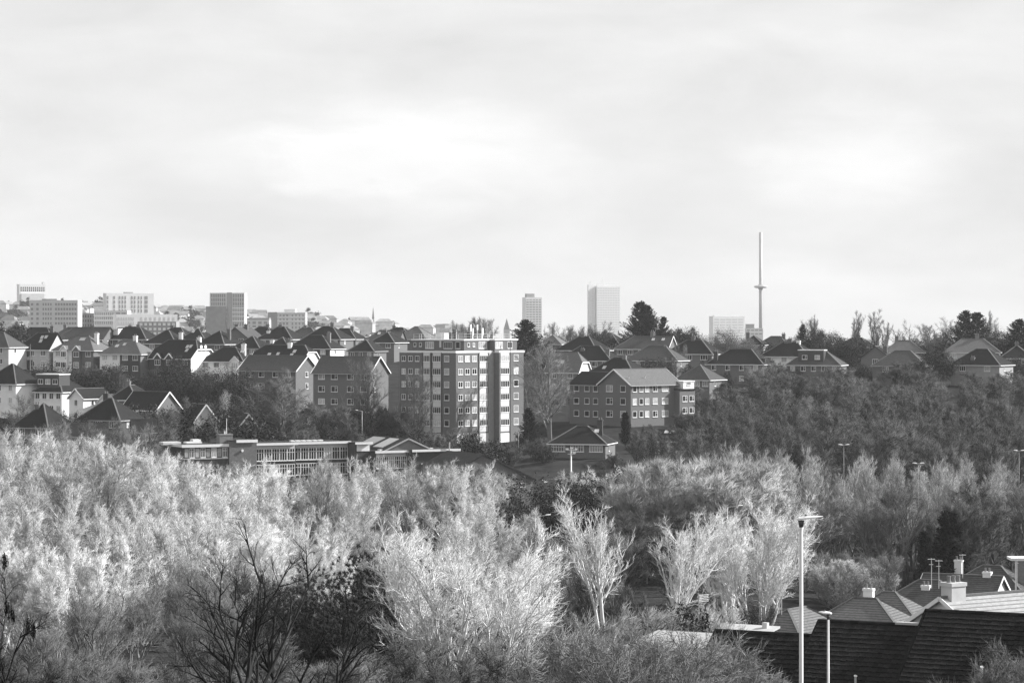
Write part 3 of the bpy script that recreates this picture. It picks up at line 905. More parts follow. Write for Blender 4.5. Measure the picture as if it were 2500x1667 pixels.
# the observation tower with its ring-shaped pod
it = tag(empty('observation_tower', at(1857, 866, 3900)), 'slender observation tower with a ring shaped viewing pod', 'tower')
s_ = 3900 / FPX
zf = lambda py: (866 - py) * s_
MB().tube([(0, 0, 0), (0, 0, zf(567))], [2.35, 2.25], 20).build('shaft', MATS['steel_pale'], it, smooth=True)
prof = [(2.4, -1.2), (6.0, -1.9), (8.4, -1.2), (9.3, 0.2), (8.4, 1.3), (6.0, 1.9), (2.4, 2.2)]
pm = MB(); n_ = 32
for j in range(n_):
    t = 2 * math.pi * j / n_
    for (r_, z_) in prof: pm.v.append((r_ * math.cos(t), r_ * math.sin(t), zf(700) + z_))
for j in range(n_):
    for k in range(len(prof) - 1):
        a = j * len(prof) + k; b = ((j + 1) % n_) * len(prof) + k
        pm.f.append((a, b, b + 1, a + 1))
pm.build('viewing_pod', MATS['steel_pale'], it, smooth=True)
MB().tube([(0, 0, zf(703) - 2), (0, 0, zf(696) + 1)], [3.2, 3.2], 20).build('pod_collar', MATS['far_dark'], it, smooth=True)

# church spires
def spire(label, px, top, foot, Y, w):
    s = Y / FPX
    o = tag(empty('church_spire', at(px, foot + 12, Y)), label, 'spire')
    h = (foot + 12 - top) * s
    box('tower_base', MATS['far_grey'], o, -w/2, w/2, -w/2, w/2, -10, h * 0.34)
    m = MB()
    pts = [(-w/2, -w/2), (w/2, -w/2), (w/2, w/2), (-w/2, w/2)]
    for i in range(4):
        m.poly([(*pts[i], h * 0.34), (*pts[(i + 1) % 4], h * 0.34), (0, 0, h)])
    m.build('spire_cone', MATS['far_dark'], o)
spire('slim pointed church spire rising from the far rooftops', 911, 748, 781, 3200, 2.6)
spire('broad pyramid church steeple left of the narrow tower block', 1237, 777, 806, 2800, 6.0)

# small houses and trees covering the far hillside
fr = random.Random(3)
hm = []
for i in range(4):
    w_, h_, d_ = 8 + 3 * i, 5.5 + i * 0.8, 8
    m = MB().box(-w_/2, w_/2, -d_/2, d_/2, -4, h_)
    wall_me = m.mesh('wall', MATS['far_wall'])
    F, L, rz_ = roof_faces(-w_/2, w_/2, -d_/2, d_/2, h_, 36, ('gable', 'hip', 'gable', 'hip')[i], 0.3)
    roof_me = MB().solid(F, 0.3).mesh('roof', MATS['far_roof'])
    wn_ = MB()
    for r_ in range(2):
        for c_ in range(3 + i):
            x = -w_/2 + w_ * (c_ + 0.5) / (3 + i)
            wn_.box(x - 0.6, x + 0.6, -d_/2 - 0.1, -d_/2, 1 + 2.6 * r_, 2.3 + 2.6 * r_)
    hm.append((wall_me, roof_me))
ftree = leafy_tree(300, 9, 10, 'leaf_dark', clumps=40, per=40, size=0.9, trunk_h=0.1)
def build_far_hill():
    for i in range(215):
        Y = 2350 + 620 * (i / 215.0) + fr.uniform(-20, 20)
        px = fr.uniform(-30, 1150) if i % 3 else fr.uniform(-30, 700)
        x = (px - CX) * Y / FPX
        z = gz(x, Y)
        e = tag(empty('far_house', (x, Y, z), fr.uniform(-0.6, 0.6)), 'small hazy house among the rooftops on the far hillside', 'house', 'houses on the far hillside')
        w_, r_ = fr.choice(hm)
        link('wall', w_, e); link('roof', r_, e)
    for i in range(70):
        Y = fr.uniform(2300, 2980); px = fr.uniform(-20, 800 if i % 2 else 480)
        x = (px - CX) * Y / FPX
        plant(ftree, x, Y, fr.uniform(7, 13), 'dark hazy tree clump between rooftops on the far hillside', 'trees on the far hillside', sxy=fr.uniform(0.9, 1.6))
# ------------------------------------------------------------------ houses on the hill, left of the tower block
# front row
house('pale rendered house cut by the left edge, grey hipped roof', 21, 845, 700, -24, 9, 8, 4.8, 40, 'hip', wm='render_cream', rm='tile_mid', cols=2, style='2', ww=1.0)
def ex(o, r, rz):
    box('porch', MATS['metal_dark'], o, 3.0, 4.9, -0.12, 0.0, -0.2, 2.2)
    box('garage_door', MATS['metal_dark'], o, 2.6, 4.7, -0.13, 0.0, 3.0, 4.5)
house('cream house with black roof and three clustered skylights at far left', 119, 851, 705, -22, 9.5, 8, 5.0, 44, 'hipL', wm='render_cream', rm='tile_dark', cols=3, style='3',
      sky=((5.9, 3.4), (7.0, 3.5), (6.1, 2.1)), extra=ex)
house('semi with two small white eaves gables and pale hip end', 228, 853, 700, -27, 12, 8.5, 5.2, 38, 'hip', wm='brick', rm='tile_grey', front=((0, 5.6, 'render_white'),),
      cols=4, bays=((3.6, 2.0, 'render_white'), (7.4, 2.0, 'brick')), chim=((10.0, 4.2, 0.6, 'render_white'),), sky=((6.2, 3.4), (7.0, 3.4)))
house('semi half white and half dark brick with two skylights and white chimney', 343, 862, 695, -24, 11.5, 8, 5.2, 38, 'hip', wm='brick_pale', rm='tile_grey',
      front=((0, 5.7, 'render_white'), (5.7, 11.5, 'brick_dark')), cols=4, chim=((7.6, 4.0, 1.0, 'render_white'),), sky=((3.5, 2.2), (5.4, 2.8)))
def ex(o, r, rz):
    d = 8.0; w = 13.0
    for i, (yy, zz) in enumerate(((3.9, 6.3), (5.5, 6.3), (3.9, 7.5), (5.5, 7.5))):
        MB().tube([(w - 0.02, yy, zz), (w + 0.08, yy, zz)], [0.48, 0.48], 14).build('round_window', MATS['paint_white'], o)
house('dark semi with white clipped gable end holding four round windows', 466, 873, 690, -33, 13.0, 9.4, 5.0, 42, 'halfhip', wm='render_white', rm='tile_dark',
      front=((0, 13.0, 'brick_dark'),), cols=4, bays=((3.2, 2.2, 'brick_dark'), (6.8, 2.2, 'brick_dark')), barge='paint_white', sky=((9.6, 3.3), (10.6, 3.4), (10.2, 2.0)), chim=((11.0, 5.6, 0.6, 'render_white'),), extra=ex, side=0)
house('white bay fronted semi with white chimney beside the long flats roof', 593, 880, 690, -22, 11.5, 8.2, 5.2, 38, 'hip', wm='render_white', rm='tile_dark', cols=4, chim=((9.6, 4.1, 0.7, 'render_white'),),
      sky=((9.9, 3.0),), bays=((9.6, 2.2, 'render_white'),), style='4')
# second row
def back_house(label, px, pye, Y, w=14, d=8.5, a=-22, pitch=37, **k):
    k.setdefault('hw', 5.2); k.setdefault('rows', 1); k.setdefault('rm', 'tile_dark'); k.setdefault('wm', 'brick')
    return house(label, px, pye, Y, a, w, d, pitch=pitch, **k)
back_house('black hipped roof behind the far left row with brick chimney', 128, 828, 790, 14, chim=((11.4, 4.2, 0.4),))
back_house('long mid grey roof behind the semi with eaves gables', 250, 827, 800, 15.5, rm='tile_mid', kind='hipL', chim=((10.0, 4.2, 0.5),))
def ex(o, r, rz): flat_dormer(o, 1.9, 3.5, 1.2, 3.5, 6.0, 7.7, 'paint_white', 1, style='3')
back_house('black roof with small white dormer behind the white chimney semi', 356, 826, 800, 13, chim=((8.3, 4.2, 0.6),), extra=ex)
back_house('black broad hipped roof with grey hip end behind the clipped gable', 428, 836, 770, 9.5, cols=2, chim=((9.0, 4.0, -0.6, 'render_white'),))
back_house('dark roof with two white skylights high behind the clipped gable', 500, 829, 810, 8.5, kind='hip', sky=((3.2, 3.2), (6.6, 3.3)))
back_house('dark hipped house with grey right slope left of the light gabled roof', 547, 838, 765, 9.0, d=9, a=-30, cols=2, chim=((7.4, 4.5, 0.4, 'brick'),))
back_house('gabled roof with light right slope and two brick chimneys on the ridge', 603, 822, 800, 7.0, d=11, a=-18, kind='gableF', cols=2, rm='tile_mid', chim=((2.6, 3.0, 0.8), (4.2, 6.0, 0.8)))
back_house('low dark hipped roof in front of two ridge chimneys', 633, 848, 750, 8.0, d=8, cols=2, gutter='paint_grey')
back_house('black hipped roof with pale hip end and light diagonal ridge', 712, 826, 790, 10.5, d=8.5, cols=3, chim=((5.0, 4.2, 0.5), (2.4, 2.0, -1.2, 'render_white')))
back_house('dark flat topped house with white chimney below the pale hip end', 706, 850, 750, 7.5, d=8, cols=3, chim=((1.6, 1.8, -0.8, 'render_white'), (6.4, 2.2, -0.6)))
back_house('dark hipped house with broad pale hip end and white right wall', 806, 849, 745, 12.5, d=8.5, wm='render_white', front=((0, 12.5, 'brick_dark'),), cols=3, chim=((10.3, 3.8, 0.6, 'brick_pale'),))
back_house('black long ridged roof with chimney behind the broad pale hip', 830, 826, 815, 12.0, d=9, chim=((7.5, 4.4, 1.0),))
back_house('grey roof with one skylight behind the tower block corner', 925, 836, 800, 11.0, d=9, a=-14, rm='tile_mid', kind='hipL', anchor='C', sky=((4.6, 3.6),), gutter='paint_grey')
back_house('dark roof with single brick chimney right of the one skylight roof', 962, 834, 790, 7.0, d=9, chim=((2.2, 4.5, 0.6),), cols=2)
back_house('dark brick house with light hip line just left of the tower block', 912, 855, 730, 7.0, d=8.5, a=-20, cols=3, rows=2, style='2', ww=1.0, gutter='paint_grey')
back_house('pale grey roof partly hidden behind the tower block roof', 1040, 826, 830, 10, d=9, rm='tile_grey', cols=2)
back_house('black roof end peeping out over the left edge trees', 8, 826, 800, 9, d=8, cols=2)
back_house('farthest dark roof peeping over the cream far left house', 70, 822, 870, 12, d=8, cols=2, chim=((6, 4, 0.6),))
back_house('farthest roof with one chimney over the long mid grey roof', 205, 823, 880, 12, d=8, cols=2, chim=((3, 4, 0.7),), rm='tile_mid')
back_house('farthest dark roof over the small white dormer roof', 330, 824, 880, 12, d=8, cols=2, chim=((8, 4, 0.7),))
back_house('farthest dark roof over the broad black hip', 455, 824, 870, 11, d=8, cols=2, chim=((4, 4, 0.6),))
back_house('farthest dark roof right of the two ridge chimneys', 668, 822, 870, 11, d=8, cols=2, chim=((7, 4, 0.7),))
back_house('farthest mid grey roof behind the pale hip end roof', 775, 824, 875, 11, d=8, cols=2, chim=((5, 4, 0.7, 'brick_pale'),), rm='tile_mid')
back_house('farthest dark roof left of the one skylight roof', 868, 826, 870, 11, d=8, cols=2, chim=((8, 4, 0.6),))
back_house('farthest dark roof just over the tower block parapet', 1000, 824, 880, 11, d=8, cols=2, chim=((4, 4, 0.6),))
# skylight house with the white clipped gable, before the flats
house('dark roofed house with four skylights and white clipped gable end', 742, 874, 700, -24, 14.5, 7.5, 5.0, 40, 'halfhip', wm='render_white', front=((0, 14.5, 'brick'),), rm='tile_dark',
      cols=4, barge='paint_white', sky=((4.3, 0.7), (6.7, 0.9), (10.6, 0.5), (10.9, 1.9)), chim=((9.0, 3.0, 0.5, 'render_white'),), side=1)

# ------------------------------------------------------------------ lower left cluster
house('white house cut by the left edge with blazing white end wall', 39, 934, 600, -30, 9, 8.5, 5.0, 42, 'hip', wm='render_white', rm='tile_dark', cols=3, style='2', ww=1.0, side=0)
def ex(o, r, rz):
    flat_dormer(o, 0.2, 5.9, 0.7, 4.5, 5.2, 7.9, 'metal_dark', 3, style='2')
house('white house with wide dark flat roofed dormer', 151, 954, 600, -28, 7.2, 9, 4.6, 38, 'hip', wm='render_white', rm='tile_dark', cols=4, style='2', ww=1.1, side=0, extra=ex)
house('white gabled cottage with tall windows facing the front', 203, 970, 590, -38, 4.2, 7.5, 5.2, 40, 'gableF', wm='render_white', rm='tile_dark', cols=1, style='2', ww=0.9, barge='paint_white', side=1)
def ex(o, r, rz):
    walls(o, -1.2, 1.4, -2.2, 1, -3, 4.2, 45, 'gableF', 'render_white', 'porch_wall')
    roof(o, -1.2, 1.4, -2.2, 2.0, 4.2, 45, 'gableF', 'tile_mid', 0.2, None, 'paint_white', False, 'porch_roof')
    window(o, 'F', 0.1, -2.203, 2.2, 1.0, 1.3, '2')
house('brick house with white porch gable and pale chimney in the lower cluster', 333, 973, 590, -20, 6.4, 8.5, 4.6, 40, 'hip', wm='brick', rm='tile_dark', cols=2, rows=1, chim=((2.4, 4, 0.8, 'brick_pale'),), extra=ex)
house('brown brick house with white bargeboards on its right gable', 381, 998, 575, -35, 9.2, 7.4, 5.0, 42, 'gable', wm='brick', rm='tile_dark', cols=3, rows=1, barge='paint_white', sky=())
house('small pale pointed gable standing alone beside bare saplings', 474, 1026, 560, 26, 4.8, 7.5, 3.2, 52, 'gableF', anchor='L', wm='render_cream', rm='tile_dark', cols=1, rows=1, barge='paint_white', ww=1.1)
house('brick cottage with white edged gable and upstairs window above the school', 574, 1054, 545, 12, 5.2, 7, 3.0, 52, 'gableF', anchor='L', wm='brick', rm='tile_dark', cols=1, rows=1, barge='paint_white', style='4', ww=1.8)
house('dark hipped bungalow with black chimney above the thicket', 292, 1022, 530, -24, 9.0, 8.0, 2.9, 42, 'hip', wm='brick_dark', rm='tile_dark', cols=3, rows=1, chim=((3.6, 4, 0.9, 'brick_dark'),), gutter='paint_grey')
house('dark hipped bungalow with light hip edge at far left above the thicket', 117, 1040, 525, -28, 8.0, 8.0, 2.9, 45, 'hip', wm='brick', rm='tile_dark', cols=2, rows=1, chim=((3.2, 3.2, -0.2, 'brick'),), gutter='paint_grey')
house('small white half gable outbuilding among the lower cluster', 338, 1020, 560, -25, 3.2, 5, 2.6, 35, 'gableF', wm='render_white', rm='tile_dark', cols=1, rows=1, ww=0.8, barge='paint_white')
house('low brick house front with pale windows just above the thicket', 262, 1062, 505, 10, 9.5, 7.0, 4.6, 30, 'gable', wm='brick', rm='tile_dark', cols=4, rows=2, gutter='paint_grey', style='T')
house('narrow brick house end with pale windows over the thicket', 380, 1052, 510, 10, 4.0, 7.0, 5.6, 30, 'gable', wm='brick_dark', rm='tile_dark', cols=1, rows=2, gutter='paint_grey', style='T')

# ------------------------------------------------------------------ brick flats left of the tower
def flats_windows(o, xs, zs, face='F', y=-0.002, w=1.5, h=1.25, style='T', cur=0.25):
    for z in zs:
        for i, x in enumerate(xs):
            if face == 'F': window(o, 'F', x, y, z, w, h, style, curtain=cur)
            elif face == 'R': window(o, 'R', y, x, z, w, h, style, curtain=cur)
            else: window(o, 'L', y, x, z, w, h, style, curtain=cur)
o = place('flats', 'long three storey brick flats with pale gable end behind the big bare tree', 'flats', 722, 903, 640, -30, 15.5, 8.6, 8.4)
walls(o, 0, 15.5, 0, 8.6, -3, 8.4, 36, 'gable', 'brick'); roof(o, 0, 15.5, 0, 8.6, 8.4, 36, 'gable', 'tile_mid', 0.4, 'paint_grey', 'paint_white')
flats_windows(o, (2.6, 6.2, 10.0, 13.4), (6.7, 4.1, 1.4)); flats_windows(o, (4.3,), (6.7, 4.1), 'R', 15.502, 1.2)
MB().tube([(0.3, -0.5, -3), (0.3, -0.5, 8.6)], [0.1, 0.1], 6).build('drainpipe', MATS['metal_pale'], o)
o = place('flats', 'three storey brick flats with a notched white bargeboard beside the tower block', 'flats', 902, 909, 620, -26, 14.0, 8.6, 8.0)
walls(o, 0, 14, 0, 8.6, -3, 8.0, 38, 'gable', 'brick'); roof(o, 0, 14, 0, 8.6, 8.0, 38, 'gable', 'tile_mid', 0.4, 'paint_grey', 'paint_white')
flats_windows(o, (2.1, 5.3, 9.3, 12.6), (6.4, 3.7, 1.0), w=1.6); flats_windows(o, (2.0,), (6.4, 3.7), 'R', 14.002, 1.4)
box('ground_band', MATS['paint_grey'], o, 2.0, 14.0, -0.3, 0.0, -0.7, -0.5)

# ------------------------------------------------------------------ the tower block
TA = 50.0
tw_ = place('tower_block', 'eight storey brick tower block with white panel strips and rooftop aerials', 'tower block', 1113, 860.5, 600, TA, 18.2, 19.0, 19.4, 'L')
tw_.scale = (0.766 / math.cos(R(TA)), 0.643 / math.sin(R(TA)), 1.0)
H_ = 19.4; ST = 2.71
rows_ = [H_ - 2.0 - ST * k for k in range(6)]        # sill heights of the six upper storeys
box('wall', MATS['brick'], tw_, 0, 10.13, 0, 19, -3, H_)
box('wing_wall', MATS['brick'], tw_, 10.13, 16.9, -2.0, 17, -3, H_ - 0.01)
# white parapet along the roof edge
MB().box(-0.12, 10.1, -0.12, 0.1, H_ - 0.12, H_ + 0.32).build('parapet', MATS['paint_white'], tw_)
MB().box(-0.12, 0.1, 0.1, 19.1, H_ - 0.12, H_ + 0.32).build('parapet', MATS['paint_white'], tw_)
MB().box(10.05, 17.05, -2.12, -1.9, H_ - 0.12, H_ + 0.32).build('parapet', MATS['paint_white'], tw_)
MB().box(10.05, 10.2, -1.9, 0.1, H_ - 0.12, H_ + 0.32).build('parapet', MATS['paint_white'], tw_)
box('roof', MATS['felt'], tw_, 0.1, 16.9, 0.1, 18.9, H_ - 0.1, H_ + 0.03)
def strip(face, u0, u1, off, base=True, n='4', skip=()):
    """a column of wide windows with white panels between the storeys"""
    um, w = (u0 + u1) / 2, u1 - u0
    for i, z in enumerate(rows_):
        if face == 'F':
            window(tw_, 'F', um, off - 0.05, z, w, 1.35, n, curtain=0.3)
            box('spandrel_panel', MATS['spandrel'], tw_, u0, u1, off - 0.06, off + 0.05, z - 1.29, z - 0.08)
            if i == 0: box('spandrel_panel', MATS['spandrel'], tw_, u0, u1, off - 0.06, off + 0.05, z + 1.36, H_ - 0.14)
        else:
            window(tw_, 'L', off - 0.05, um, z, w, 1.35, n, curtain=0.3)
            box('spandrel_panel', MATS['spandrel'], tw_, off - 0.06, off + 0.05, u0, u1, z - 1.29, z - 0.08)
            if i == 0: box('spandrel_panel', MATS['spandrel'], tw_, off - 0.06, off + 0.05, u0, u1, z + 1.36, H_ - 0.14)
for z in rows_:
    for x in (1.2, 3.05, 4.95): window(tw_, 'F', x, -0.002, z + 0.05, 1.25, 1.25, '2', curtain=0.7)
    window(tw_, 'F', 14.75, -2.002, z + 0.05, 1.35, 1.4, '1', curtain=0.5)
    window(tw_, 'L', -0.002, 3.0, z + 0.05, 1.6, 1.3, '1', curtain=0.3)
    for y in (12.9, 15.2, 17.5): window(tw_, 'L', -0.002, y, z + 0.05, 1.3, 1.2, '2', curtain=0.3)
strip('F', 6.35, 8.6, 0.0); strip('F', 10.45, 12.85, -2.0)
strip('L', 4.9, 7.6, 0.0); strip('L', 8.6, 10.8, 0.0)
box('pier', MATS['concrete'], tw_, 8.75, 10.1, -0.25, 0.0, -3, H_ - 0.15)
for (x, y) in ((6.2, -0.09), (13.1, -2.09)): MB().tube([(x, y, -1), (x, y, H_ + 2.6 if x > 13 else H_)], [0.08, 0.08], 6).build('drainpipe', MATS['metal_dark'], tw_)
for y in (4.65, 8.1, 11.1): MB().tube([(-0.1, y, -1), (-0.1, y, H_)], [0.1, 0.1], 6).build('drainpipe', MATS['metal_dark'], tw_)
box('entrance_panel', MATS['render_white'], tw_, 0.25, 5.2, -0.07, 0.02, -2, 2.45)
box('entrance_panel', MATS['concrete_pale'], tw_, 5.2, 9.0, -0.06, 0.02, -2, 2.3)
box('entrance_panel', MATS['render_white'], tw_, 10.45, 12.85, -2.07, -1.98, -2, 2.2)
box('entrance_panel', MATS['concrete_pale'], tw_, -0.07, 0.02, 5.0, 7.5, -2, 2.3)
box('entrance_panel', MATS['concrete_pale'], tw_, -0.07, 0.02, 8.7, 10.7, -2, 2.3)
window(tw_, 'L', -0.002, 2.3, 0.9, 0.9, 0.6, '1', curtain=1.0)
# set-back top storey
PZ = H_ + 2.45
box('penthouse_wall', MATS['brick'], tw_, 3.0, 9.6, 1.0, 18.4, H_ + 0.04, PZ)
box('penthouse_wall', MATS['brick'], tw_, 10.0, 16.2, -0.6, 16.4, H_ + 0.04, PZ)
MB().box(2.8, 9.8, 0.8, 18.6, PZ, PZ + 0.3).build('penthouse_fascia', MATS['paint_white'], tw_)
MB().box(9.9, 16.4, -0.8, 16.6, PZ + 0.01, PZ + 0.31).build('penthouse_fascia', MATS['paint_white'], tw_)
for x, w, st in ((4.2, 0.6, '1'), (5.6, 0.6, '1'), (8.0, 2.2, '4')): window(tw_, 'F', x, 0.998, H_ + 0.75 + (0.4 if w < 1 else 0), w, 0.85 if w < 1 else 1.45, st, curtain=0.8)
for x, w, st in ((11.2, 2.0, '4'), (14.2, 1.3, '2')): window(tw_, 'F', x, -0.602, H_ + 0.75, w, 1.45, st, curtain=0.8)
for y, w, st in ((3.0, 1.5, '1'), (6.3, 2.8, '4'), (12.5, 2.8, '4'), (15.6, 0.8, '1'), (17.5, 0.8, '1')): window(tw_, 'L', 2.998, y, H_ + 0.75 + (0.4 if w < 1 else 0), w, 0.85 if w < 1 else 1.45, st, curtain=0.3)
box('penthouse_panel', MATS['concrete_pale'], tw_, 2.94, 3.0, 8.6, 9.2, H_ + 1.0, PZ)
# railing, plant and aerials on the roof
rl = MB(); zr = PZ + 0.3
for (p, q) in (((3.2, 1.2), (3.2, 18.2)), ((3.2, 1.2), (9.6, 1.2)), ((10.2, -0.4), (16.0, -0.4)), ((3.2, 18.2), (16.0, 16.2)), ((16.0, -0.4), (16.0, 16.2))):
    for hz in (0.55, 1.1): rl.beam((*p, zr + hz), (*q, zr + hz), 0.05, 0.05)
    n = int(math.hypot(q[0] - p[0], q[1] - p[1]) / 1.8)
    for i in range(n + 1):
        x, y = p[0] + (q[0] - p[0]) * i / n, p[1] + (q[1] - p[1]) * i / n
        rl.beam((x, y, zr), (x, y, zr + 1.1), 0.045, 0.045)
rl.build('railing', MATS['metal_pale'], tw_)
box('tank_room', MATS['concrete_pale'], tw_, 6.5, 9.0, 12.0, 15.0, zr, zr + 1.3)
box('plant_cabinet', MATS['metal_dark'], tw_, 6, 9, 7.5, 9.8, zr, zr + 1.4)
box('plant_cabinet', MATS['metal_dark'], tw_, 10.8, 13.8, 8, 11.5, zr, zr + 1.2)
rr_ = random.Random(4)
for i in range(17):
    u = rr_.uniform(5.0, 13.0); v = rr_.uniform(1.5, 9.5); h = rr_.uniform(1.6, 3.4)
    m = MB().tube([(u, v, zr), (u, v, zr + h)], [0.05, 0.035], 5)
    if i % 2: m.box(u - 0.14, u + 0.14, v - 0.12, v + 0.06, zr + h - 1.5, zr + h)
    m.build('rooftop_antenna', MATS['paint_white' if i % 3 else 'metal_dark'], tw_)
m = MB().tube([(5.2, 8.0, zr), (5.2, 8.0, zr + 4.2)], [0.05, 0.03], 5); m.box(4.7, 5.7, 7.95, 8.05, zr + 4.1, zr + 4.2)
m.build('rooftop_antenna', MATS['metal_pale'], tw_)

# ------------------------------------------------------------------ brick flats right of the tower
o = place('flats', 'gabled brick flats with sunlit front right of the tower block', 'flats', 1540, 938, 620, 43, 13.6, 9.8, 9.0, 'L')
walls(o, 0, 13.6, 0, 9.8, -3, 9.0, 33, 'gable', 'brick'); roof(o, 0, 15.5, 0, 9.8, 9.0, 33, 'gable', 'tile_grey', 0.4, 'paint_grey', 'paint_white')
for z in (7.3, 4.55, 1.8):
    for x, w, st in ((1.15, 1.25, '1'), (3.2, 1.15, '1'), (5.0, 1.25, '1'), (7.5, 1.5, 'T'), (10.6, 2.0, 'C')): window(o, 'F', x, -0.002, z, w, 1.35, st, curtain=0.55)
    for y, w, st in ((2.35, 1.6, '1'), (6.5, 2.0, 'T')): window(o, 'L', -0.002, y, z, w, 1.4, st, curtain=0.25)
# left wing of the flats, turned a quarter
walls(o, 0.4, 8.4, 9.8, 19.4, -3, 8.85, 33, 'gableF', 'brick', 'wing_wall')
roof(o, 0.4, 8.4, 9.85, 19.4, 8.85, 33, 'gableF', 'tile_dark', 0.35, 'paint_grey', None, True, 'wing_roof')
for z in (7.2, 4.45, 1.7):
    for y, w in ((11.2, 1.5), (13.9, 1.5), (17.2, 1.6)): window(o, 'L', 0.398, y, z, w, 1.3, '1', curtain=0.2)
# stair wing at the right end
walls(o, 13.6, 18.5, -1.6, 8, -3, 7.6, 0, 'flat', 'brick', 'wing_wall')
box('wing_roof', MATS['tile_dark'], o, 13.4, 18.7, -1.9, 8.2, 7.6, 7.8)
flat_dormer(o, 15.0, 18.4, -1.4, 4, 7.8, 9.3, 'render_white', 1, style='4')
for z in (5.0, 2.4):
    for x in (15.2, 17.4): window(o, 'F', x, -1.602, z, 1.5, 1.3, 'T', curtain=0.2)
for x in (1.0, 6.0): MB().tube([(x, 1.6, 10.2), (x, 1.6, 10.8), (x + 0.2, 1.5, 10.9)], [0.1, 0.1, 0.16], 6).build('roof_vent', MATS['metal_pale'], o)

# ------------------------------------------------------------------ houses on the ridge, right of the tower
back_house('dark semi roof with light diagonal ridge right of the tower block', 1455, 853, 760, 12.0, d=9, a=-30, chim=((5.6, 4.5, 0.7),))
back_house('small pale grey roof behind the dark semi right of tower', 1368, 838, 800, 6, d=8, a=-16, rm='tile_grey', cols=1)
def ex(o, r, rz): aerial(o, 10.2, 4.4, rz, 2.2)
back_house('grey roofed house with two skylights and gabled end below the big conifer', 1630, 850, 770, 15.0, d=8.5, a=-20, kind='hipL', rm='tile_mid', barge='paint_white', sky=((10.0, 3.3), (12.8, 3.3)), chim=((9.4, 4.2, 1.2, 'brick_pale'),), extra=ex, cols=5)
back_house('dark semi with long hip and two brick chimneys in the front row', 1490, 878, 715, 14, d=9, a=-22, rows=2, chim=((5.5, 3.0, -0.8), (12.5, 2.2, -0.8)), cols=5, style='T')
back_house('brick semi with five upstairs windows and pale eaves line', 1652, 878, 712, 13.5, d=9, a=-22, rows=2, rm='tile_mid', chim=((9.0, 4.2, -0.2),), cols=6, style='C', ww=1.2)
house('grey roofed chalet with white clipped gable beside the wide bare tree', 1412, 906, 680, -24, 8.5, 7.5, 4.6, 50, 'halfhip', wm='render_white', rm='tile_grey', cols=2, barge='paint_white', sky=((1.6, 2.2), (3.6, 2.2)), front=((0, 8.5, 'brick_pale'),))
back_house('black hipped roof with central chimney just behind the gabled flats', 1545, 908, 660, 11.5, d=8.5, a=-30, chim=((7.2, 4.0, 0.5, 'brick_pale'),), sky=((3.4, 1.0),), gutter='paint_grey')
back_house('dark hipped roof with pale right edge behind the sunlit flats', 1732, 925, 665, 8.5, d=9, a=-28, gutter='paint_white', rm='tile_mid')
back_house('dark semi with light valley line and window below its eaves', 1738, 862, 745, 13.0, d=9, a=-24, anchor='R', chim=((6.2, 4.4, 0.8, 'brick'),), cols=3, style='C', ww=2.0, wm='brick_pale')
back_house('brick house with long dark hip roof above the dark wood', 1862, 887, 700, 14.5, d=9, a=-24, rows=2, rm='tile_dark', cols=4, style='T', ww=1.2, chim=((2.0, 1.0, -0.6, 'brick_dark'), (14.0, 2.0, -2.2, 'brick_dark')))
back_house('small dark roof left of the observation tower foot', 1863, 840, 830, 6.5, d=7, a=-14, chim=((1.5, 3.5, 0.8),), cols=1)
back_house('dark semi roof with three chimneys and white side wall', 1972, 868, 740, 13.0, d=9, a=-26, wm='render_white', chim=((5.5, 4.4, 0.3), (6.5, 4.5, 0.9), (8.8, 4.5, 0.4, 'render_white')), cols=3)
def ex(o, r, rz): flat_dormer(o, 2.6, 8.9, 0.6, 4.2, 5.6, 8.5, 'metal_dark', 2, style='T')
back_house('house with wide flat roofed dormer of two white windows', 2050, 889, 700, 13.0, d=8.5, a=-18, rows=1, cols=5, style='T', ww=1.2, wm='brick', rm='tile_mid', extra=ex)
back_house('plain dark hip roof low above the middle of the wood', 2258, 891, 700, 13.0, d=9, a=-20, rm='tile_mid', cols=2, gutter='paint_grey')
back_house('dark gabled roof with tall chimney left of the plain hip roof', 2172, 872, 745, 7.5, d=9, a=-14, kind='gableF', cols=1, chim=((1.6, 2.0, -0.5, 'brick_dark'), (6.0, 3.0, 0.0)))
back_house('grey roof with pale chimney beyond the poplars', 2255, 858, 790, 11, d=8, a=-10, rm='tile_grey', chim=((3.5, 4, 1.2, 'brick_pale'),), cols=2)
back_house('pyramid roofed house with pale hip end near the right edge', 2440, 889, 690, 12.5, d=9.5, a=-30, wm='render_grey', rm='tile_dark', cols=2, chim=((5.2, 1.4, -2.0, 'brick'),))
back_house('long light grey roof behind the pyramid roofed house', 2440, 858, 760, 14.5, d=9, a=-12, rm='tile_grey', wm='render_cream', cols=3, chim=((8.4, 4.5, 0.9, 'brick_pale'),))
back_house('dark roof cut by the right edge below tall evergreens', 2520, 872, 730, 8, d=9, a=-12, cols=2, chim=((4.0, 4, 0.6),))
back_house('far dark roof left of the big skyline conifer', 1510, 838, 850, 11, d=8, a=-26, cols=2, chim=((5, 4, 0.7),))
back_house('far dark roof below the rounded evergreen on the skyline', 1705, 842, 850, 11, d=8, a=-26, cols=2, chim=((3, 4, 0.7),))
back_house('far mid grey roof left of the spiky conifer', 1925, 846, 850, 11, d=8, a=-26, cols=2, chim=((8, 4, 0.7),), rm='tile_mid')
back_house('far dark roof under the upright poplars', 2125, 850, 840, 11, d=8, a=-26, cols=2, chim=((6, 4, 0.7),))
back_house('far mid grey roof under the broad bare skyline tree', 2330, 850, 840, 11, d=8, a=-26, cols=2, chim=((4, 4, 0.7, 'brick_pale'),), rm='tile_mid')
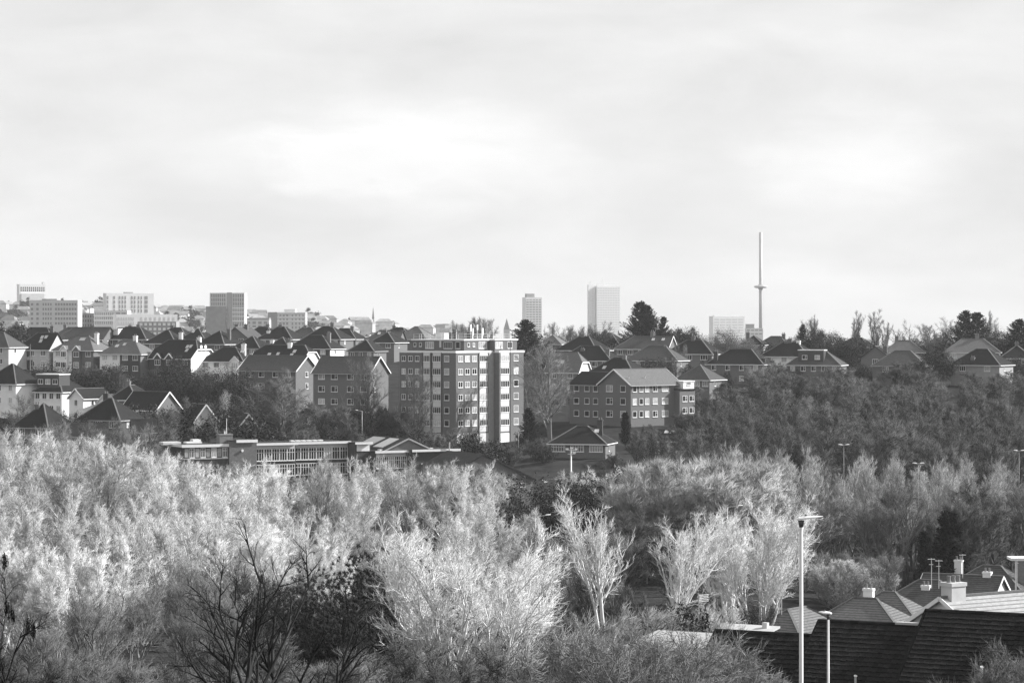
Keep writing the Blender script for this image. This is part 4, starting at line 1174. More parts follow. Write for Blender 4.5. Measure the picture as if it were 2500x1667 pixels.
house('bungalow with wide white framed windows and one large skylight', 1478, 1081, 545, -14, 11.0, 9.0, 2.6, 34, 'hip', wm='brick', rm='tile_dark', cols=3, rows=1, style='G', ww=2.6, curtain=0.2, sky=((8.6, 3.2),), chim=((9.0, 4.5, 1.2, 'brick_dark'),), name='bungalow')
house('low dark roof with pale broken skylights among trees below the flats', 1690, 1075, 560, -20, 8.0, 7.0, 2.6, 30, 'gable', wm='render_white', rm='tile_dark', cols=2, rows=1, sky=((2.0, 2.4), (3.2, 2.4)), name='bungalow', cat='house')

# ------------------------------------------------------------------ the school in the valley
SY = 480; SA = 28
sc_ = place('school', 'flat roofed brick school with white fascias and long glazed classroom wings', 'school', 447, 1088, SY, SA, 8.0, 9.0, 6.6, 'L')
def sx(px):   # local x of a photo column on the school's front line
    k = (px - CX) / FPX
    return (k * SY - sc_.location.x) / (math.cos(R(SA)) - k * math.sin(R(SA)))
walls(sc_, 0, sx(557), 0, 9, -3, 6.6, 0, 'flat', 'brick_dark')
box('roof', MATS['felt'], sc_, -0.3, sx(559), -0.3, 9.3, 6.6, 6.72)
MB().box(-0.32, sx(559), -0.36, -0.3, 6.3, 6.78).build('fascia', MATS['paint_white'], sc_)
MB().box(-0.38, -0.3, -0.36, 9.3, 6.35, 6.78).build('fascia', MATS['paint_white'], sc_)
MB().box(0.05, sx(557) - 0.05, -0.1, 0.02, 4.3, 4.52).build('window_sill', MATS['paint_white'], sc_)
for i in range(4):
    x0 = 0.15 + i * (sx(557) - 0.3) / 4; w = (sx(557) - 0.3) / 4
    window(sc_, 'F', x0 + w * 0.25, -0.02, 4.55, w * 0.48, 1.6, '1', 'metal_dark', pm='glass_curtain')
    window(sc_, 'F', x0 + w * 0.75, -0.02, 4.55, w * 0.48, 1.6, 'X', curtain=0.1)
for i in range(4): window(sc_, 'F', 1.4 + 1.7 * i, -0.002, 1.5, 1.1, 1.1, '2', curtain=0.8)
box('rooflight', MATS['concrete_pale'], sc_, -2.0, 1.2, 4, 6, 6.7, 7.1)
box('rooflight', MATS['paint_white'], sc_, 2.6, 5.4, 5, 6.5, 6.72, 7.0)
box('rooflight', MATS['paint_white'], sc_, 4.6, 6.0, 7, 8.5, 6.72, 7.3)
chimney(sc_, sx(556), 1.4, 0, 8.4, 2.4, 1.4, 'brick_pale', 1, 'concrete', 'paint_white')
MB().tube([(sx(563), 1.8, 8.3), (sx(563), 1.8, 11.0)], [0.06, 0.04], 5).build('flag_pole', MATS['paint_white'], sc_)
walls(sc_, sx(557) + 0.02, sx(624), -0.5, 8, -3, 7.25, 0, 'flat', 'brick', 'hall_wall')
box('hall_roof', MATS['felt'], sc_, sx(557) + 0.02, sx(625), -0.7, 8.2, 7.25, 7.38)
MB().box(sx(573), sx(625), -0.78, -0.7, 6.95, 7.42).build('fascia', MATS['paint_white'], sc_)
MB().tube([(sx(588), -0.55, 5.6), (sx(588), -0.75, 5.6)], [0.22, 0.22], 10).build('alarm_bell', MATS['paint_white'], sc_)
# classroom wings stepping to the right
def wing(pa, pb, y, ztop, z0, gl=True, nwin=6, fac=True):
    x0, x1 = sx(pa), sx(pb)
    walls(sc_, x0, x1, y, y + 8, -3, ztop, 0, 'flat', 'brick_dark', 'classroom_wall')
    box('classroom_roof', MATS['felt'], sc_, x0 - 0.2, x1 + 0.2, y - 0.5, y + 8.2, ztop, ztop + 0.12)
    if fac: MB().box(x0 - 0.2, x1 + 0.25, y - 0.58, y - 0.5, ztop - 0.22, ztop + 0.18).build('fascia', MATS['paint_white'], sc_)
    if gl:
        w = (x1 - x0 - 0.4) / nwin
        MB().box(x0 + 0.2, x1 - 0.2, y - 0.03, y + 0.02, ztop - 0.75, ztop - 0.25).build('fascia_panel', MATS['concrete_pale'], sc_)
        for i in range(nwin):
            window(sc_, 'F', x0 + 0.2 + w * (i + 0.5), y - 0.02, ztop - 2.9, w - 0.05, 2.1, 'X', curtain=0.35)
            window(sc_, 'F', x0 + 0.2 + w * (i + 0.5), y - 0.02, ztop - 5.5, w - 0.05, 2.0, 'X', curtain=0.35)
wing(628, 728, 1.0, 6.55, 0, True, 5)
wing(730, 870, 3.2, 6.5, 0, True, 7)
wing(868, 905, 0.2, 6.4, 0, False, 0); box('white_panel', MATS['render_white'], sc_, sx(872), sx(903), 0.1, 0.2, 5.0, 6.1)
wing(906, 985, -1.6, 4.9, 0, True, 5)
wing(986, 1098, -3.2, 5.05, 0, False, 0)
for i in range(6): box('rooflight', MATS['paint_white'], sc_, sx(745 + 14 * i), sx(745 + 14 * i) + 0.7, 6.0, 6.8, 6.6, 6.85)
for i in range(7): box('rooflight', MATS['paint_white'], sc_, sx(925 + 20 * i), sx(925 + 20 * i) + 0.8, -0.4, 0.6, 5.0, 5.22 if i < 4 else 5.3)
window(sc_, 'F', sx(1016), -3.21, 1.3, 1.2, 1.5, '2')
MB().tube([(sx(1072), -4.0, -2), (sx(1072), -4.0, 6.4)], [0.12, 0.12], 7).build('flue', MATS['metal_pale'], sc_)
# gabled assembly hall
o = place('assembly_hall', 'brick assembly hall with low gabled roof and pale rooflight panel', 'hall', 1060, 1100, 500, 26, 10, 14.0, 5.2)
walls(o, 0, 10, 0, 14, -3, 5.2, 24, 'gableF', 'brick_pale')
r_, rz_ = roof(o, 0, 10, 0, 14, 5.2, 24, 'gableF', 'felt', 0.3, None, 'paint_grey', False)
for (ya, yb, mm) in ((2.5, 6.5, 'felt_light'), (8.5, 13.8, 'concrete')):
    m = MB(); m.solid([[(4.4, yb, 5.2 + 4.4 * math.tan(R(24)) + 0.16), (1.2, yb, 5.2 + 1.2 * math.tan(R(24)) + 0.16), (1.2, ya, 5.2 + 1.2 * math.tan(R(24)) + 0.16), (4.4, ya, 5.2 + 4.4 * math.tan(R(24)) + 0.16)]], 0.12); m.build('rooflight_panel', MATS[mm], o)
o = place('sports_hall', 'large low gabled hall sloping down at the right of school', 'hall', 1300, 1167, 470, 28, 18, 13, 3.0)
walls(o, 0, 18, 0, 13, -3, 3.0, 25, 'gableF', 'brick'); roof(o, 0, 18, 0, 13, 3.0, 25, 'gableF', 'felt', 0.3, None, 'felt', False)
walls(o, 6.5, 11.5, -1.2, 0, -3, 3.4, 22, 'gableF', 'brick', 'porch_wall'); roof(o, 6.5, 11.5, -1.2, 0, 3.4, 22, 'gableF', 'felt', 0.2, None, 'paint_grey', False, 'porch_roof')
for i in range(3): window(o, 'F', 12.4 + 1.8 * i, -0.002, 1.6, 1.3, 0.7, '2', curtain=0.9)
# ------------------------------------------------------------------ bungalows in the valley, lower right
def valley(label, px, pye, Y, w, d=8.5, a=-27, **k):
    k.setdefault('rm', 'tile_grey'); k.setdefault('wm', 'render_cream'); k.setdefault('rows', 1); k.setdefault('gutter', 'paint_grey')
    return house(label, px, pye, Y, a, w, d, 2.7, 35, name='bungalow', cat='house', **k)
valley('bungalow roof with bright long slope and dark hip left of the tall lamp post', 1952, 1549, 270, 9.0, d=5.6, a=55, anchor='L', chim=((3.0, 4.4, 0.1, 'brick'),), cols=2)
valley('low dark bungalow roof with bright narrow hip and square chimney', 2188, 1526, 285, 8.8, d=6.4, chim=((4.4, 4.2, 0.9, 'render_white'),), cols=3)
valley('dark bungalow roof with wide bright hip behind the low bungalow', 2233, 1508, 305, 8.0, d=6.6, cols=3)
valley('dark bungalow roof behind the large chimney with pale small stack', 2345, 1482, 330, 10.0, d=7.5, chim=((5.0, 2.5, -0.5, 'render_white'),), cols=4, rm='tile_mid')
valley('dark roof with pale verge and white chimney left of the light roof', 2422, 1462, 345, 9.5, d=7, chim=((7.8, 3.5, 0.5, 'render_white'),), cols=3, barge='paint_white', kind='gable', rm='tile_mid')
valley('farthest dark bungalow roof by the right edge with a chimney cluster', 2492, 1440, 365, 10.0, d=7.5, chim=((0.6, 3.6, 0.6, 'render_white'), (9.2, 3.0, 0.9, 'brick_pale')), cols=3, rm='tile_mid')
# flat pale roofs left of the bungalows
o = place('garage', 'pale flat garage roof catching the sun beside the brambles', 'garage', 1772, 1556, 215, -30, 4.4, 4.0, 2.6, 'C')
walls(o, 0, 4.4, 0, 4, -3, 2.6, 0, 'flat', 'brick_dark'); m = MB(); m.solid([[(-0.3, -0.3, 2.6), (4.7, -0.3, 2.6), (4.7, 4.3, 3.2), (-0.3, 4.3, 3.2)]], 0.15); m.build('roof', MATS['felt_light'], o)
box('roof_vent', MATS['metal_pale'], o, 3.6, 4.0, 3.4, 3.8, 3.0, 3.5)
o = place('garage', 'low dark shed with pale sloping roof half hidden behind brambles', 'shed', 1610, 1580, 200, -30, 5.0, 5.0, 2.4, 'C')
walls(o, 0, 5, 0, 5, -3, 2.4, 0, 'flat', 'metal_dark'); m = MB(); m.solid([[(-0.3, -0.3, 2.4), (5.3, -0.3, 2.4), (5.3, 5.3, 3.0), (-0.3, 5.3, 3.0)]], 0.12); m.build('roof', MATS['concrete'], o)
o = place('shed', 'small pale lean-to roof low among the brambles', 'shed', 1545, 1625, 150, -40, 2.6, 2.4, 2.0, 'C')
walls(o, 0, 2.6, 0, 2.4, -3, 2.0, 0, 'flat', 'brick_dark'); m = MB(); m.solid([[(-0.2, -0.2, 2.0), (2.8, -0.2, 2.0), (2.8, 2.6, 2.8), (-0.2, 2.6, 2.8)]], 0.1); m.build('roof', MATS['concrete'], o)

# house with the light sunlit roof and the big chimney
apex = at(2304, 1458, 190)
la = R(36); lw, ld, lpit = 13.0, 9.0, 30
dx_, dy_ = rot2(la, 0, ld / 2)
lp = tag(empty('house', (apex.x - dx_, apex.y - dy_, apex.z - 4.6 - ld / 2 * math.tan(R(lpit))), la), 'house with pale sunlit tiled roof and big chimney over its white gable', 'house')
CTRL.append((apex.x + 4, apex.y + 4, lp.location.z, 9.0))
walls(lp, 0, lw, 0, ld, -3, 4.6, lpit, 'gable', 'render_white')
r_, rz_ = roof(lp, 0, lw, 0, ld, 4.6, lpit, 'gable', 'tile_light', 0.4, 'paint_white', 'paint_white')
chimney(lp, 0.9, 4.5, 5.0, rz_ + 0.95, 1.3, 1.0, 'render_cream', 3, 'concrete', 'brick_pale')
window(lp, 'L', -0.002, 4.5, 5.2, 1.0, 0.9, '1')
# ------------------------------------------------------------------ the dark terrace roofs in front
def tile_mesh():
    m = MB(); w, l = 0.295, 0.43
    prof = [(0.0, 0.0), (0.05, 0.018), (0.105, 0.004), (0.16, 0.002), (0.215, 0.006), (0.25, 0.016), (w, 0.003)]
    n = len(prof)
    for (s, lift) in ((0.0, 0.058), (l, 0.0)):
        for (x, z) in prof: m.v.append((x, s, z + lift))
    for (x, z) in prof: m.v.append((x, 0.0, z + 0.012))
    for i in range(n - 1):
        m.f.append((i, i + 1, n + i + 1, n + i))
        m.f.append((2 * n + i, 2 * n + i + 1, i + 1, i))
    return m
TILE = tile_mesh()
TILE_ME = TILE.mesh('tile', MATS['tile_black'])
RIDGE_ME = MB().tube([(0, 0, 0), (0.44, 0, 0)], [0.12, 0.125], 10).mesh('ridge_tile', MATS['tile_black'])
tl_r = random.Random(9)
TP = R(35)
def terrace(label, px, py, Y, w, hd=5.6, a=-27.0):
    """terraced house seen from above: its ridge starts at px, py; front slope laid with single tiles"""
    ridge = at(px, py, Y)
    rise = hd * math.tan(TP)
    eave = ridge.z - rise
    base = eave - 4.9
    ca, sa = math.cos(R(a)), math.sin(R(a))
    # local origin: ground below the ridge's start, y = 0 on the ridge line
    o = tag(empty('terraced_house', (ridge.x, ridge.y, base), R(a)), label, 'house')
    H = ridge.z - base
    m = MB()
    ft = hd - 0.4
    m.poly([(0.05, -ft, -3), (w - 0.05, -ft, -3), (w - 0.05, -ft, H - rise + 0.15), (0.05, -ft, H - rise + 0.15)])
    m.poly([(w - 0.05, ft, -3), (0.05, ft, -3), (0.05, ft, H - rise + 0.15), (w - 0.05, ft, H - rise + 0.15)])
    for x, fl in ((0.05, 1), (w - 0.05, 0)):
        p = [(x, -ft, -3), (x, ft, -3), (x, ft, H - rise + 0.15), (x, 0, H - 0.12), (x, -ft, H - rise + 0.15)]
        m.poly(p[::-1] if fl else p)
    m.build('wall', MATS['brick_dark'], o)
    F = [[(0, -hd, H - rise), (w, -hd, H - rise), (w, 0, H), (0, 0, H)], [(w, hd, H - rise), (0, hd, H - rise), (0, 0, H), (w, 0, H)]]
    dk = MB().solid(F, 0.14).build('roof', MATS['tile_black'], o)
    MB().beam((0, -hd - 0.07, H - rise - 0.1), (w, -hd - 0.07, H - rise - 0.1), 0.13, 0.14).build('gutter', MATS['metal_dark'], o)
    c, s = math.cos(TP), math.sin(TP)
    SL = hd / c
    nc, nr = int(w / 0.295), int(SL / 0.345)
    seen, rest = [], MB()
    for k in range(nr):
        for j in range(nc):
            d = SL - 0.03 - (nr - 1 - k) * 0.345            # distance of the tile's lower edge from the ridge
            x = j * 0.295 + (w - nc * 0.295) / 2
            d += tl_r.uniform(-0.02, 0.02)
            loc = Vector((x, -d * c, H - d * s)) + Vector((0, -s, c)) * (0.012 + tl_r.uniform(0, 0.008))
            wx, wy = ridge.x + ca * (x + .15) - sa * loc.y, ridge.y + sa * (x + .15) + ca * loc.y
            vx, vy = CX + wx * FPX / wy, HY + (CZ - (base + loc.z)) * FPX / wy
            inside = -10 < vx < 2512 and vy < 1690
            seen.append((inside, vy, loc, tl_r.uniform(-0.028, 0.028)))
    seen.sort(key=lambda q: (not q[0], -q[1]))
    for i, (ins, vy, loc, ro) in enumerate(seen):
        if i < 300 and ins:
            t = link('tile', TILE_ME, dk, loc)
            t.rotation_euler = (TP + ro, 0, ro)
        else:
            b = len(rest.v)
            for (x, y, z) in TILE.v: rest.v.append((loc.x + x, loc.y + y * c - z * s, loc.z + y * s + z * c))
            rest.f += [tuple(b + q for q in f) for f in TILE.f]
    if rest.f: tag(rest.build('roof_tiles', MATS['tile_black'], dk), kind='stuff')
    for i in range(int(w / 0.44) + 1):
        link('ridge_tile', RIDGE_ME, dk, (i * 0.44, 0, H - 0.02 + tl_r.uniform(-.006, .006)))
    # pale mortar verge on the left edge
    MB().beam((0.02, -hd, H - rise + 0.02), (0.02, 0, H + 0.02), 0.1, 0.09).build('verge', MATS['tile_black'], dk)
    CTRL.append((ridge.x + ca * w / 2, ridge.y + sa * w / 2, base, 6.0))
    return o, dk, H
o, dk, H = terrace('lowest dark tiled terrace house, brambles in front of its roof', 1746, 1538, 150, 5.75)
o, dk, H = terrace('dark tiled terrace roof between the lowest and highest steps', 1998, 1514, 147.4, 6.0)
c_, s_ = math.cos(TP), math.sin(TP)
def roof_fit(dk, H, x, d, h=0.35):
    MB().tube([(x, -d * c_, H - d * s_ - 0.05), (x, -d * c_, H - d * s_ + h), (x + 0.02, -d * c_ - 0.03, H - d * s_ + h + 0.06)], [0.06, 0.06, 0.09], 8).build('roof_vent', MATS['metal_pale'], dk)
roof_fit(dk, H, 3.4, 4.6)
box('ridge_flashing', MATS['felt_light'], dk, 4.2, 5.9, -0.16, 0.16, H + 0.02, H + 0.14)
o, dk, H = terrace('highest dark tiled terrace roof at the lower right corner', 2259, 1489, 144.9, 8.5)
roof_fit(dk, H, 4.2, 4.8, 0.5)
chimney(o, 7.6, 0.6, H - 1, H + 1.2, 1.1, 0.8, 'brick_dark', 2)

# ------------------------------------------------------------------ street lamps
def lantern(m, x, y, z, l, s=1):
    """flat wedge-shaped lantern reaching l metres along +x (s = -1: along -x)"""
    i = len(m.v)
    sec = [(-0.17, 0.05, 0.03), (-0.1, 0.12, 0.06), (0.15, 0.14, 0.075), (0.5 * l, 0.11, 0.055), (l - 0.17, 0.02, 0.02)]
    for k, (dx, hw, hh) in enumerate(sec):
        zz = z + 0.03 * k * l
        for (a, b) in ((-1, -0.6), (1, -0.6), (1, 0.2), (0.5, 1), (-0.5, 1), (-1, 0.2)):
            m.v.append((x + s * dx, y + a * hw, zz + b * hh))
    for k in range(len(sec) - 1):
        for j in range(6):
            a, b = i + k * 6 + j, i + k * 6 + (j + 1) % 6
            m.f.append((a, b, b + 6, a + 6))
    m.f.append(tuple(i + j for j in range(6))); e = i + (len(sec) - 1) * 6; m.f.append(tuple(e + j for j in range(6)))
    return m
def lamp(label, px, top, Y, r, l, s=1, foot=None, dome=True):
    p = at(px, top, Y)
    z0 = gz(p.x, Y) - 0.5 if foot is None else foot
    o = tag(empty('street_lamp', (p.x, Y, z0)), label, 'street lamp')
    h = p.z - z0
    MB().tube([(0, 0, 0), (0, 0, 1.6), (0, 0, 1.65), (0, 0, h - 0.1)], [r * 1.5, r * 1.5, r * 1.05, r * 0.85], 14).build('pole', MATS['metal_pale'], o, smooth=True)
    hd = lantern(MB(), 0, 0, h, l, s).build('lantern', MATS['paint_white'], o)
    MB().tube([(0, 0, h - 0.28), (0, 0, h - 0.03)], [r * 0.9, r * 1.5], 12).build('bracket', MATS['metal_dark'], o, smooth=True)
    if dome: MB().tube([(s * 0.18, 0, h + 0.09), (s * 0.18, 0, h + 0.15), (s * 0.18, 0, h + 0.19)], [0.07, 0.06, 0.02], 8).build('light_sensor', MATS['metal_dark'], o)
    return o
def lamp_double(label, px, top, Y, h=11.5, r=0.045, l=0.6):
    p = at(px, top, Y)
    o = tag(empty('street_lamp', (p.x, Y, p.z - h)), label, 'street lamp')
    MB().tube([(0, 0, -2), (0, 0, h)], [r * 1.3, r * 0.8], 8).build('pole', MATS['metal_mid'], o, smooth=True)
    for s in (1, -1):
        m = lantern(MB(), s * 0.38, 0, h + 0.02, l, s)
        m.build('lantern', MATS['paint_white'], o)
    MB().beam((-0.5, 0, h), (0.5, 0, h), 0.06, 0.06).build('cross_arm', MATS['metal_pale'], o)
def lamp_arm(label, px, top, Y, l, h, s=1, r=0.042):
    p = at(px, top, Y)
    o = tag(empty('street_lamp', (p.x, Y, p.z - h)), label, 'street lamp')
    MB().tube([(0, 0, -1), (0, 0, h)], [r * 1.3, r], 8).build('pole', MATS['metal_pale'], o, smooth=True)
    MB().tube([(0, 0, h - 0.03), (s * l, 0, h + 0.12)], [r * 0.7, r * 0.6], 6).build('arm', MATS['metal_pale'], o)
    lantern(MB(), s * l, 0, h + 0.12, 0.6, s).build('lantern', MATS['paint_white'], o)
def build_lamps():
    lamp('tall thick lamp post before the dark terrace roofs, lantern to its right', 1956, 1268, 106, 0.078, 0.98)
    lamp('short thin lamp post before the middle terrace roof, lantern to its left', 2022, 1497, 135, 0.062, 0.62, -1)
    lamp_double('double headed lamp post above the sunlit row, left of centre', 2060, 1086, 410)
    lamp_double('double headed lamp post at the right edge of the picture', 2488, 1100, 405)
    lamp_double('double headed lamp post half lost in the sunlit row', 2242, 1131, 390)
    lamp_arm('thin lamp post with long arm right of the pale thicket', 1307, 1260, 300, 1.2, 8.0)
    lamp_arm('thin lamp post with long arm behind the pale ash tree', 1776, 1237, 320, 1.3, 8.0)
    lamp_arm('small lamp post beside the tower block entrance', 1266, 1053, 570, 0.7, 6.0, r=0.05)
    lamp_arm('small lamp post under the flats beside the tower', 884, 1003, 590, 1.0, 6.0, -1, r=0.05)
    # floodlight mast
    p = at(1394, 1096, 440); h = 12.5
    o = tag(empty('floodlight_mast', (p.x, 440, p.z - h)), 'white mast with clustered floodlights in front of the bungalow', 'floodlight')
    MB().tube([(0, 0, -1), (0, 0, h)], [0.17, 0.12], 10).build('pole', MATS['metal_pale'], o, smooth=True)
    MB().beam((-0.7, 0, h - 0.15), (0.9, 0, h - 0.15), 0.08, 0.08).build('cross_arm', MATS['paint_white'], o)
    MB().beam((-0.5, 0, h - 0.75), (0.6, 0, h - 0.75), 0.08, 0.08).build('cross_arm', MATS['paint_white'], o)
    for x, z in ((-0.6, h), (0.1, h + 0.15), (0.8, h), (0.5, h - 0.6)):
        box('floodlight', MATS['paint_white'], o, x - 0.22, x + 0.22, -0.25, 0.05, z - 0.12, z + 0.12)
    # telegraph poles
    for (px, t, b, Y, lab) in ((74, 840, 902, 680, 'telegraph pole in front of the cream house at far left'), (567, 892, 958, 640, 'telegraph pole at the corner of the long flats')):
        p, q = at(px, t, Y), at(px, b, Y)
        o = tag(empty('telegraph_pole', q), lab, 'pole')
        MB().tube([(0, 0, -3), (0, 0, p.z - q.z)], [0.15, 0.11], 7).build('pole', MATS['brick_pale'], o)
        MB().beam((-0.6, 0, p.z - q.z - 0.4), (0.6, 0, p.z - q.z - 0.4), 0.1, 0.1).build('cross_arm', MATS['brick_dark'], o)
    # tall aerials on the valley roofs
    for (px, t, b, Y, lab) in ((1706, 1448, 1520, 215, 'tall square aerial standing left of the tall lamp post'), (2274, 1362, 1425, 320, 'tall white aerial with cross bars, left one of a pair'), (2292, 1366, 1425, 318, 'tall white aerial with cross bars, right one of a pair'),
                           (1908, 1440, 1486, 262, 'thin forked aerial above the bright hip roof'), (2350, 1352, 1400, 340, 'thin dark aerial before the shaded trees'), (2483, 1360, 1420, 355, 'stout aerial with flat top at the right edge')):
        p, q = at(px, t, Y), at(px, b, Y); h = p.z - q.z
        o = tag(empty('aerial', q), lab, 'aerial')
        MB().tube([(0, 0, -0.5), (0, 0, h)], [0.045, 0.035], 6).build('mast', MATS['metal_pale'], o)
        if 'square' in lab:
            m = MB(); [m.beam((0.0, -0.4, h - 0.1 - 0.12 * i), (0.75, 0.4, h - 0.1 - 0.12 * i), 0.03, 0.03) for i in range(5)]
            for i in range(7): m.beam((0.1 * i, -0.4 + 0.1 * i, h - 0.7), (0.1 * i, -0.4 + 0.1 * i, h - 0.02), 0.025, 0.025)
        else:
            m = MB().beam((-0.4, 0, h - 0.1), (0.4, 0, h - 0.1), 0.05, 0.05); m.beam((-0.28, 0, h - 0.7), (0.2, 0, h - 0.7), 0.05, 0.05)
            for i in range(5): m.beam((-0.36 + 0.18 * i, -0.3, h - 0.1), (-0.36 + 0.18 * i, 0.3, h - 0.1), 0.025, 0.025)
        m.build('antenna', MATS['paint_white'], o)
    p = at(2490, 1362, 330)
    o = tag(empty('carport', p - Vector((0, 0, 3))), 'white flat canopy edge at the right picture border', 'canopy')
    box('canopy', MATS['paint_white'], o, -1.0, 3.0, 0, 3, 2.7, 3.0)
    for x in (-0.5, 2.5): box('post', MATS['paint_white'], o, x, x + 0.15, 0.2, 0.35, -2, 2.7)
    # playing field fence and a gull
    p = at(1352, 1186, 520)
    o = tag(empty('mesh_fence', (p.x, 520, p.z)), 'pale wire mesh fence beside the sports field', 'fence')
    for i in range(6): MB().tube([(-1.7 + 0.85 * i, 0, -1.5), (-1.7 + 0.85 * i, 0, 1.25)], [0.035, 0.03], 5).build('post', MATS['metal_pale'], o)
    m = MB()
    for i in range(3): m.beam((-1.7, 0, 0.05 + 0.58 * i), (2.55, 0, 0.05 + 0.58 * i), 0.03, 0.03)
    m.build('rail', MATS['metal_pale'], o)
    m = MB()
    for i in range(60): m.beam((-1.7 + 0.07 * i, 0, 0.05), (-1.7 + 0.07 * i, 0, 1.2), 0.008, 0.008)
    m.build('wire_mesh', MATS['metal_pale'], o)
    p = at(1332, 1177, 505)
    g = MB(); n = 8
    body = [(-0.34, 0.02, 0.0), (-0.25, 0.05, 0.02), (-0.1, 0.09, 0.0), (0.08, 0.1, 0.0), (0.22, 0.06, 0.05), (0.3, 0.055, 0.1), (0.37, 0.02, 0.09)]
    g.tube([(x, 0, z) for x, r, z in body], [r for x, r, z in body], 8)
    for s in (1, -1):
        pts = [(0.12, s * 0.06, 0.04), (-0.1, s * 0.06, 0.04), (-0.16, s * 0.4, 0.32), (0.02, s * 0.42, 0.36), (-0.3, s * 0.72, 0.42)]
        for (a, b, c) in ((0, 1, 2), (0, 2, 3), (3, 2, 4)):
            g.poly([pts[a], pts[b], pts[c]]); g.poly([(pts[k][0], pts[k][1], pts[k][2] - 0.015) for k in (c, b, a)])
    tag(g.build('gull', MATS['feather_white'], None, p, 0.6), 'white gull flying low before the mesh fence', 'gull')
# ------------------------------------------------------------------ ground, then what stands on it
build_ground()
build_far_hill()
build_lamps()
pr = random.Random(21)
def pick(k, n): return PT[k + str(pr.randrange(n))]
SKY_L = ([-100, 0, 120, 300, 400, 480, 620, 760, 900, 1050, 1160, 1230, 1320, 1400], [1042, 1048, 1060, 1072, 1098, 1122, 1128, 1116, 1122, 1118, 1132, 1182, 1268, 1330])
RIGHT_L = ([100, 150, 200, 250, 300, 360, 440], [1230, 1260, 1300, 1330, 1310, 1230, 1120])
# the pale thicket that fills the lower left
Y = 432.0; n = 0
while Y > 118:
    step = 9.2
    x = (-70 - CX) * Y / FPX + pr.uniform(0, step)
    xr = (np.interp(Y, *RIGHT_L) - CX) * Y / FPX
    while x < xr:
        yy = Y + pr.uniform(-5, 5); xx = x + pr.uniform(-2, 2)
        px = CX + xx * FPX / yy
        t = max(0.0, (430 - yy) / 290.0)
        S = float(np.interp(px, *SKY_L))
        top = S + (1480 - S) * t ** 0.85 + pr.gauss(0, 16 + 25 * t)
        if t < 0.12: top = S + abs(pr.gauss(0, 14))
        low = top > 1370
        if (yy < 178 and 640 < px < 1060) or (yy < 158 and 1000 < px < 1260):
            x += step; continue
        k = pr.random()
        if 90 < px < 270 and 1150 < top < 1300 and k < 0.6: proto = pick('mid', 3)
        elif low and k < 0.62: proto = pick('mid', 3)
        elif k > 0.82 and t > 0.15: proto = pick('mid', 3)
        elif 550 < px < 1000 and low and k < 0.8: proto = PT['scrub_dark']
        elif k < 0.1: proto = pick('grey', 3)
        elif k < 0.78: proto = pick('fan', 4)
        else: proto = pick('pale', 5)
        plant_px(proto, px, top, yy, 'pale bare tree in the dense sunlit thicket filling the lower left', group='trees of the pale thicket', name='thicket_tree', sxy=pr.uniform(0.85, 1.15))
        n += 1; x += step * pr.uniform(0.85, 1.2)
    Y -= 16.5
# single trees in the valley
plant_px(PT['birch'], 1475, 1196, 233, 'white barked forked tree standing bright in the centre of the valley', name='bare_tree', rz=0.4, sxy=1.0)
plant_px(PT['ash'], 1650, 1262, 250, 'spreading pale ash with dark leaning trunk right of the white barked tree', name='bare_tree', rz=1.2)
plant_px(PT['coppice'], 1850, 1222, 262, 'many stemmed pale tree fanning out behind the tall lamp post', name='bare_tree', rz=2.0, sxy=0.9)
plant_px(PT['coppice'], 1120, 1285, 146, 'big many stemmed white tree at the bottom beside the dark evergreen', name='bare_tree', rz=0.3, sxy=1.05)
plant_px(PT['pale2'], 1790, 1260, 290, 'slim pale tree left of the many stemmed tree', name='bare_tree')
# sunlit row along the valley road
for r_ in range(3):
    for i in range(12):
        Y = 428 - 13 * r_ + pr.uniform(-4, 4); px = 1735 + 63 * i + pr.uniform(-18, 18)
        top = 1086 + 22 * r_ + (px - 1735) * 0.03 + abs(pr.gauss(0, 14)) + (30 if i in (5, 8) else 0)
        plant_px(pick('grey', 3), px, top, Y, 'upright grey tree in the sunlit row along the valley road', group='sunlit row of upright trees', name='bare_tree', sxy=pr.uniform(0.8, 1.0))
for i in range(5):
    plant_px(PT['dome'], 1585 + 52 * i + pr.uniform(-8, 8), 1150 - 18 * math.sin(i / 4 * 3.14) + pr.uniform(-6, 6), 372 + pr.uniform(-6, 6), 'bushy pale dome of fine twigs left of the sunlit row', group='pale dome thicket', name='bare_tree', sxy=1.25)
for i in range(34):
    Y = pr.uniform(320, 392); px = pr.uniform(1560, 2520)
    if px > 1960: Y = pr.uniform(374, 398)
    top = 1205 + (392 - Y) * 1.3 + pr.gauss(0, 18)
    k = pr.random()
    proto = pick('pale', 5) if (k < 0.2 and px < 2100) else pick('mid', 3) if k < 0.7 or px < 2100 else pick('dark', 4)
    plant_px(proto, px, top, Y, 'tangled bare tree on the valley side below the sunlit row', group='trees below the sunlit row', name='bare_tree')
for i in range(12):
    plant_px(pick('dark', 4), pr.uniform(2230, 2530), 1235 + pr.uniform(0, 110), pr.uniform(376, 400), 'shaded dark tree above the valley roofs near the right edge', group='shaded trees by the right edge', name='bare_tree')
for i in range(16):
    plant_px(PT[('dome', 'mid1', 'scrub', 'mid2')[i % 4]], 1955 + 17 * i + pr.uniform(-10, 10), 1372 + pr.uniform(-10, 35) - (i % 4 == 1) * 25, 336 + pr.uniform(0, 26) + (i > 13) * 35, 'round twiggy thicket shrub behind the bungalow roofs', group='shrubs behind the bungalow roofs', name='shrub', cat='shrub', sxy=1.25)
for i in range(22):
    Y = pr.uniform(262, 330); px = pr.uniform(1330, 1760)
    plant_px(pick('mid', 3) if i % 2 else pick('dark', 4), px, 1300 + (330 - Y) * 1.8 + pr.gauss(0, 25), Y, 'dim bare tree in the hollow behind the white barked tree', group='trees of the hollow', name='bare_tree')
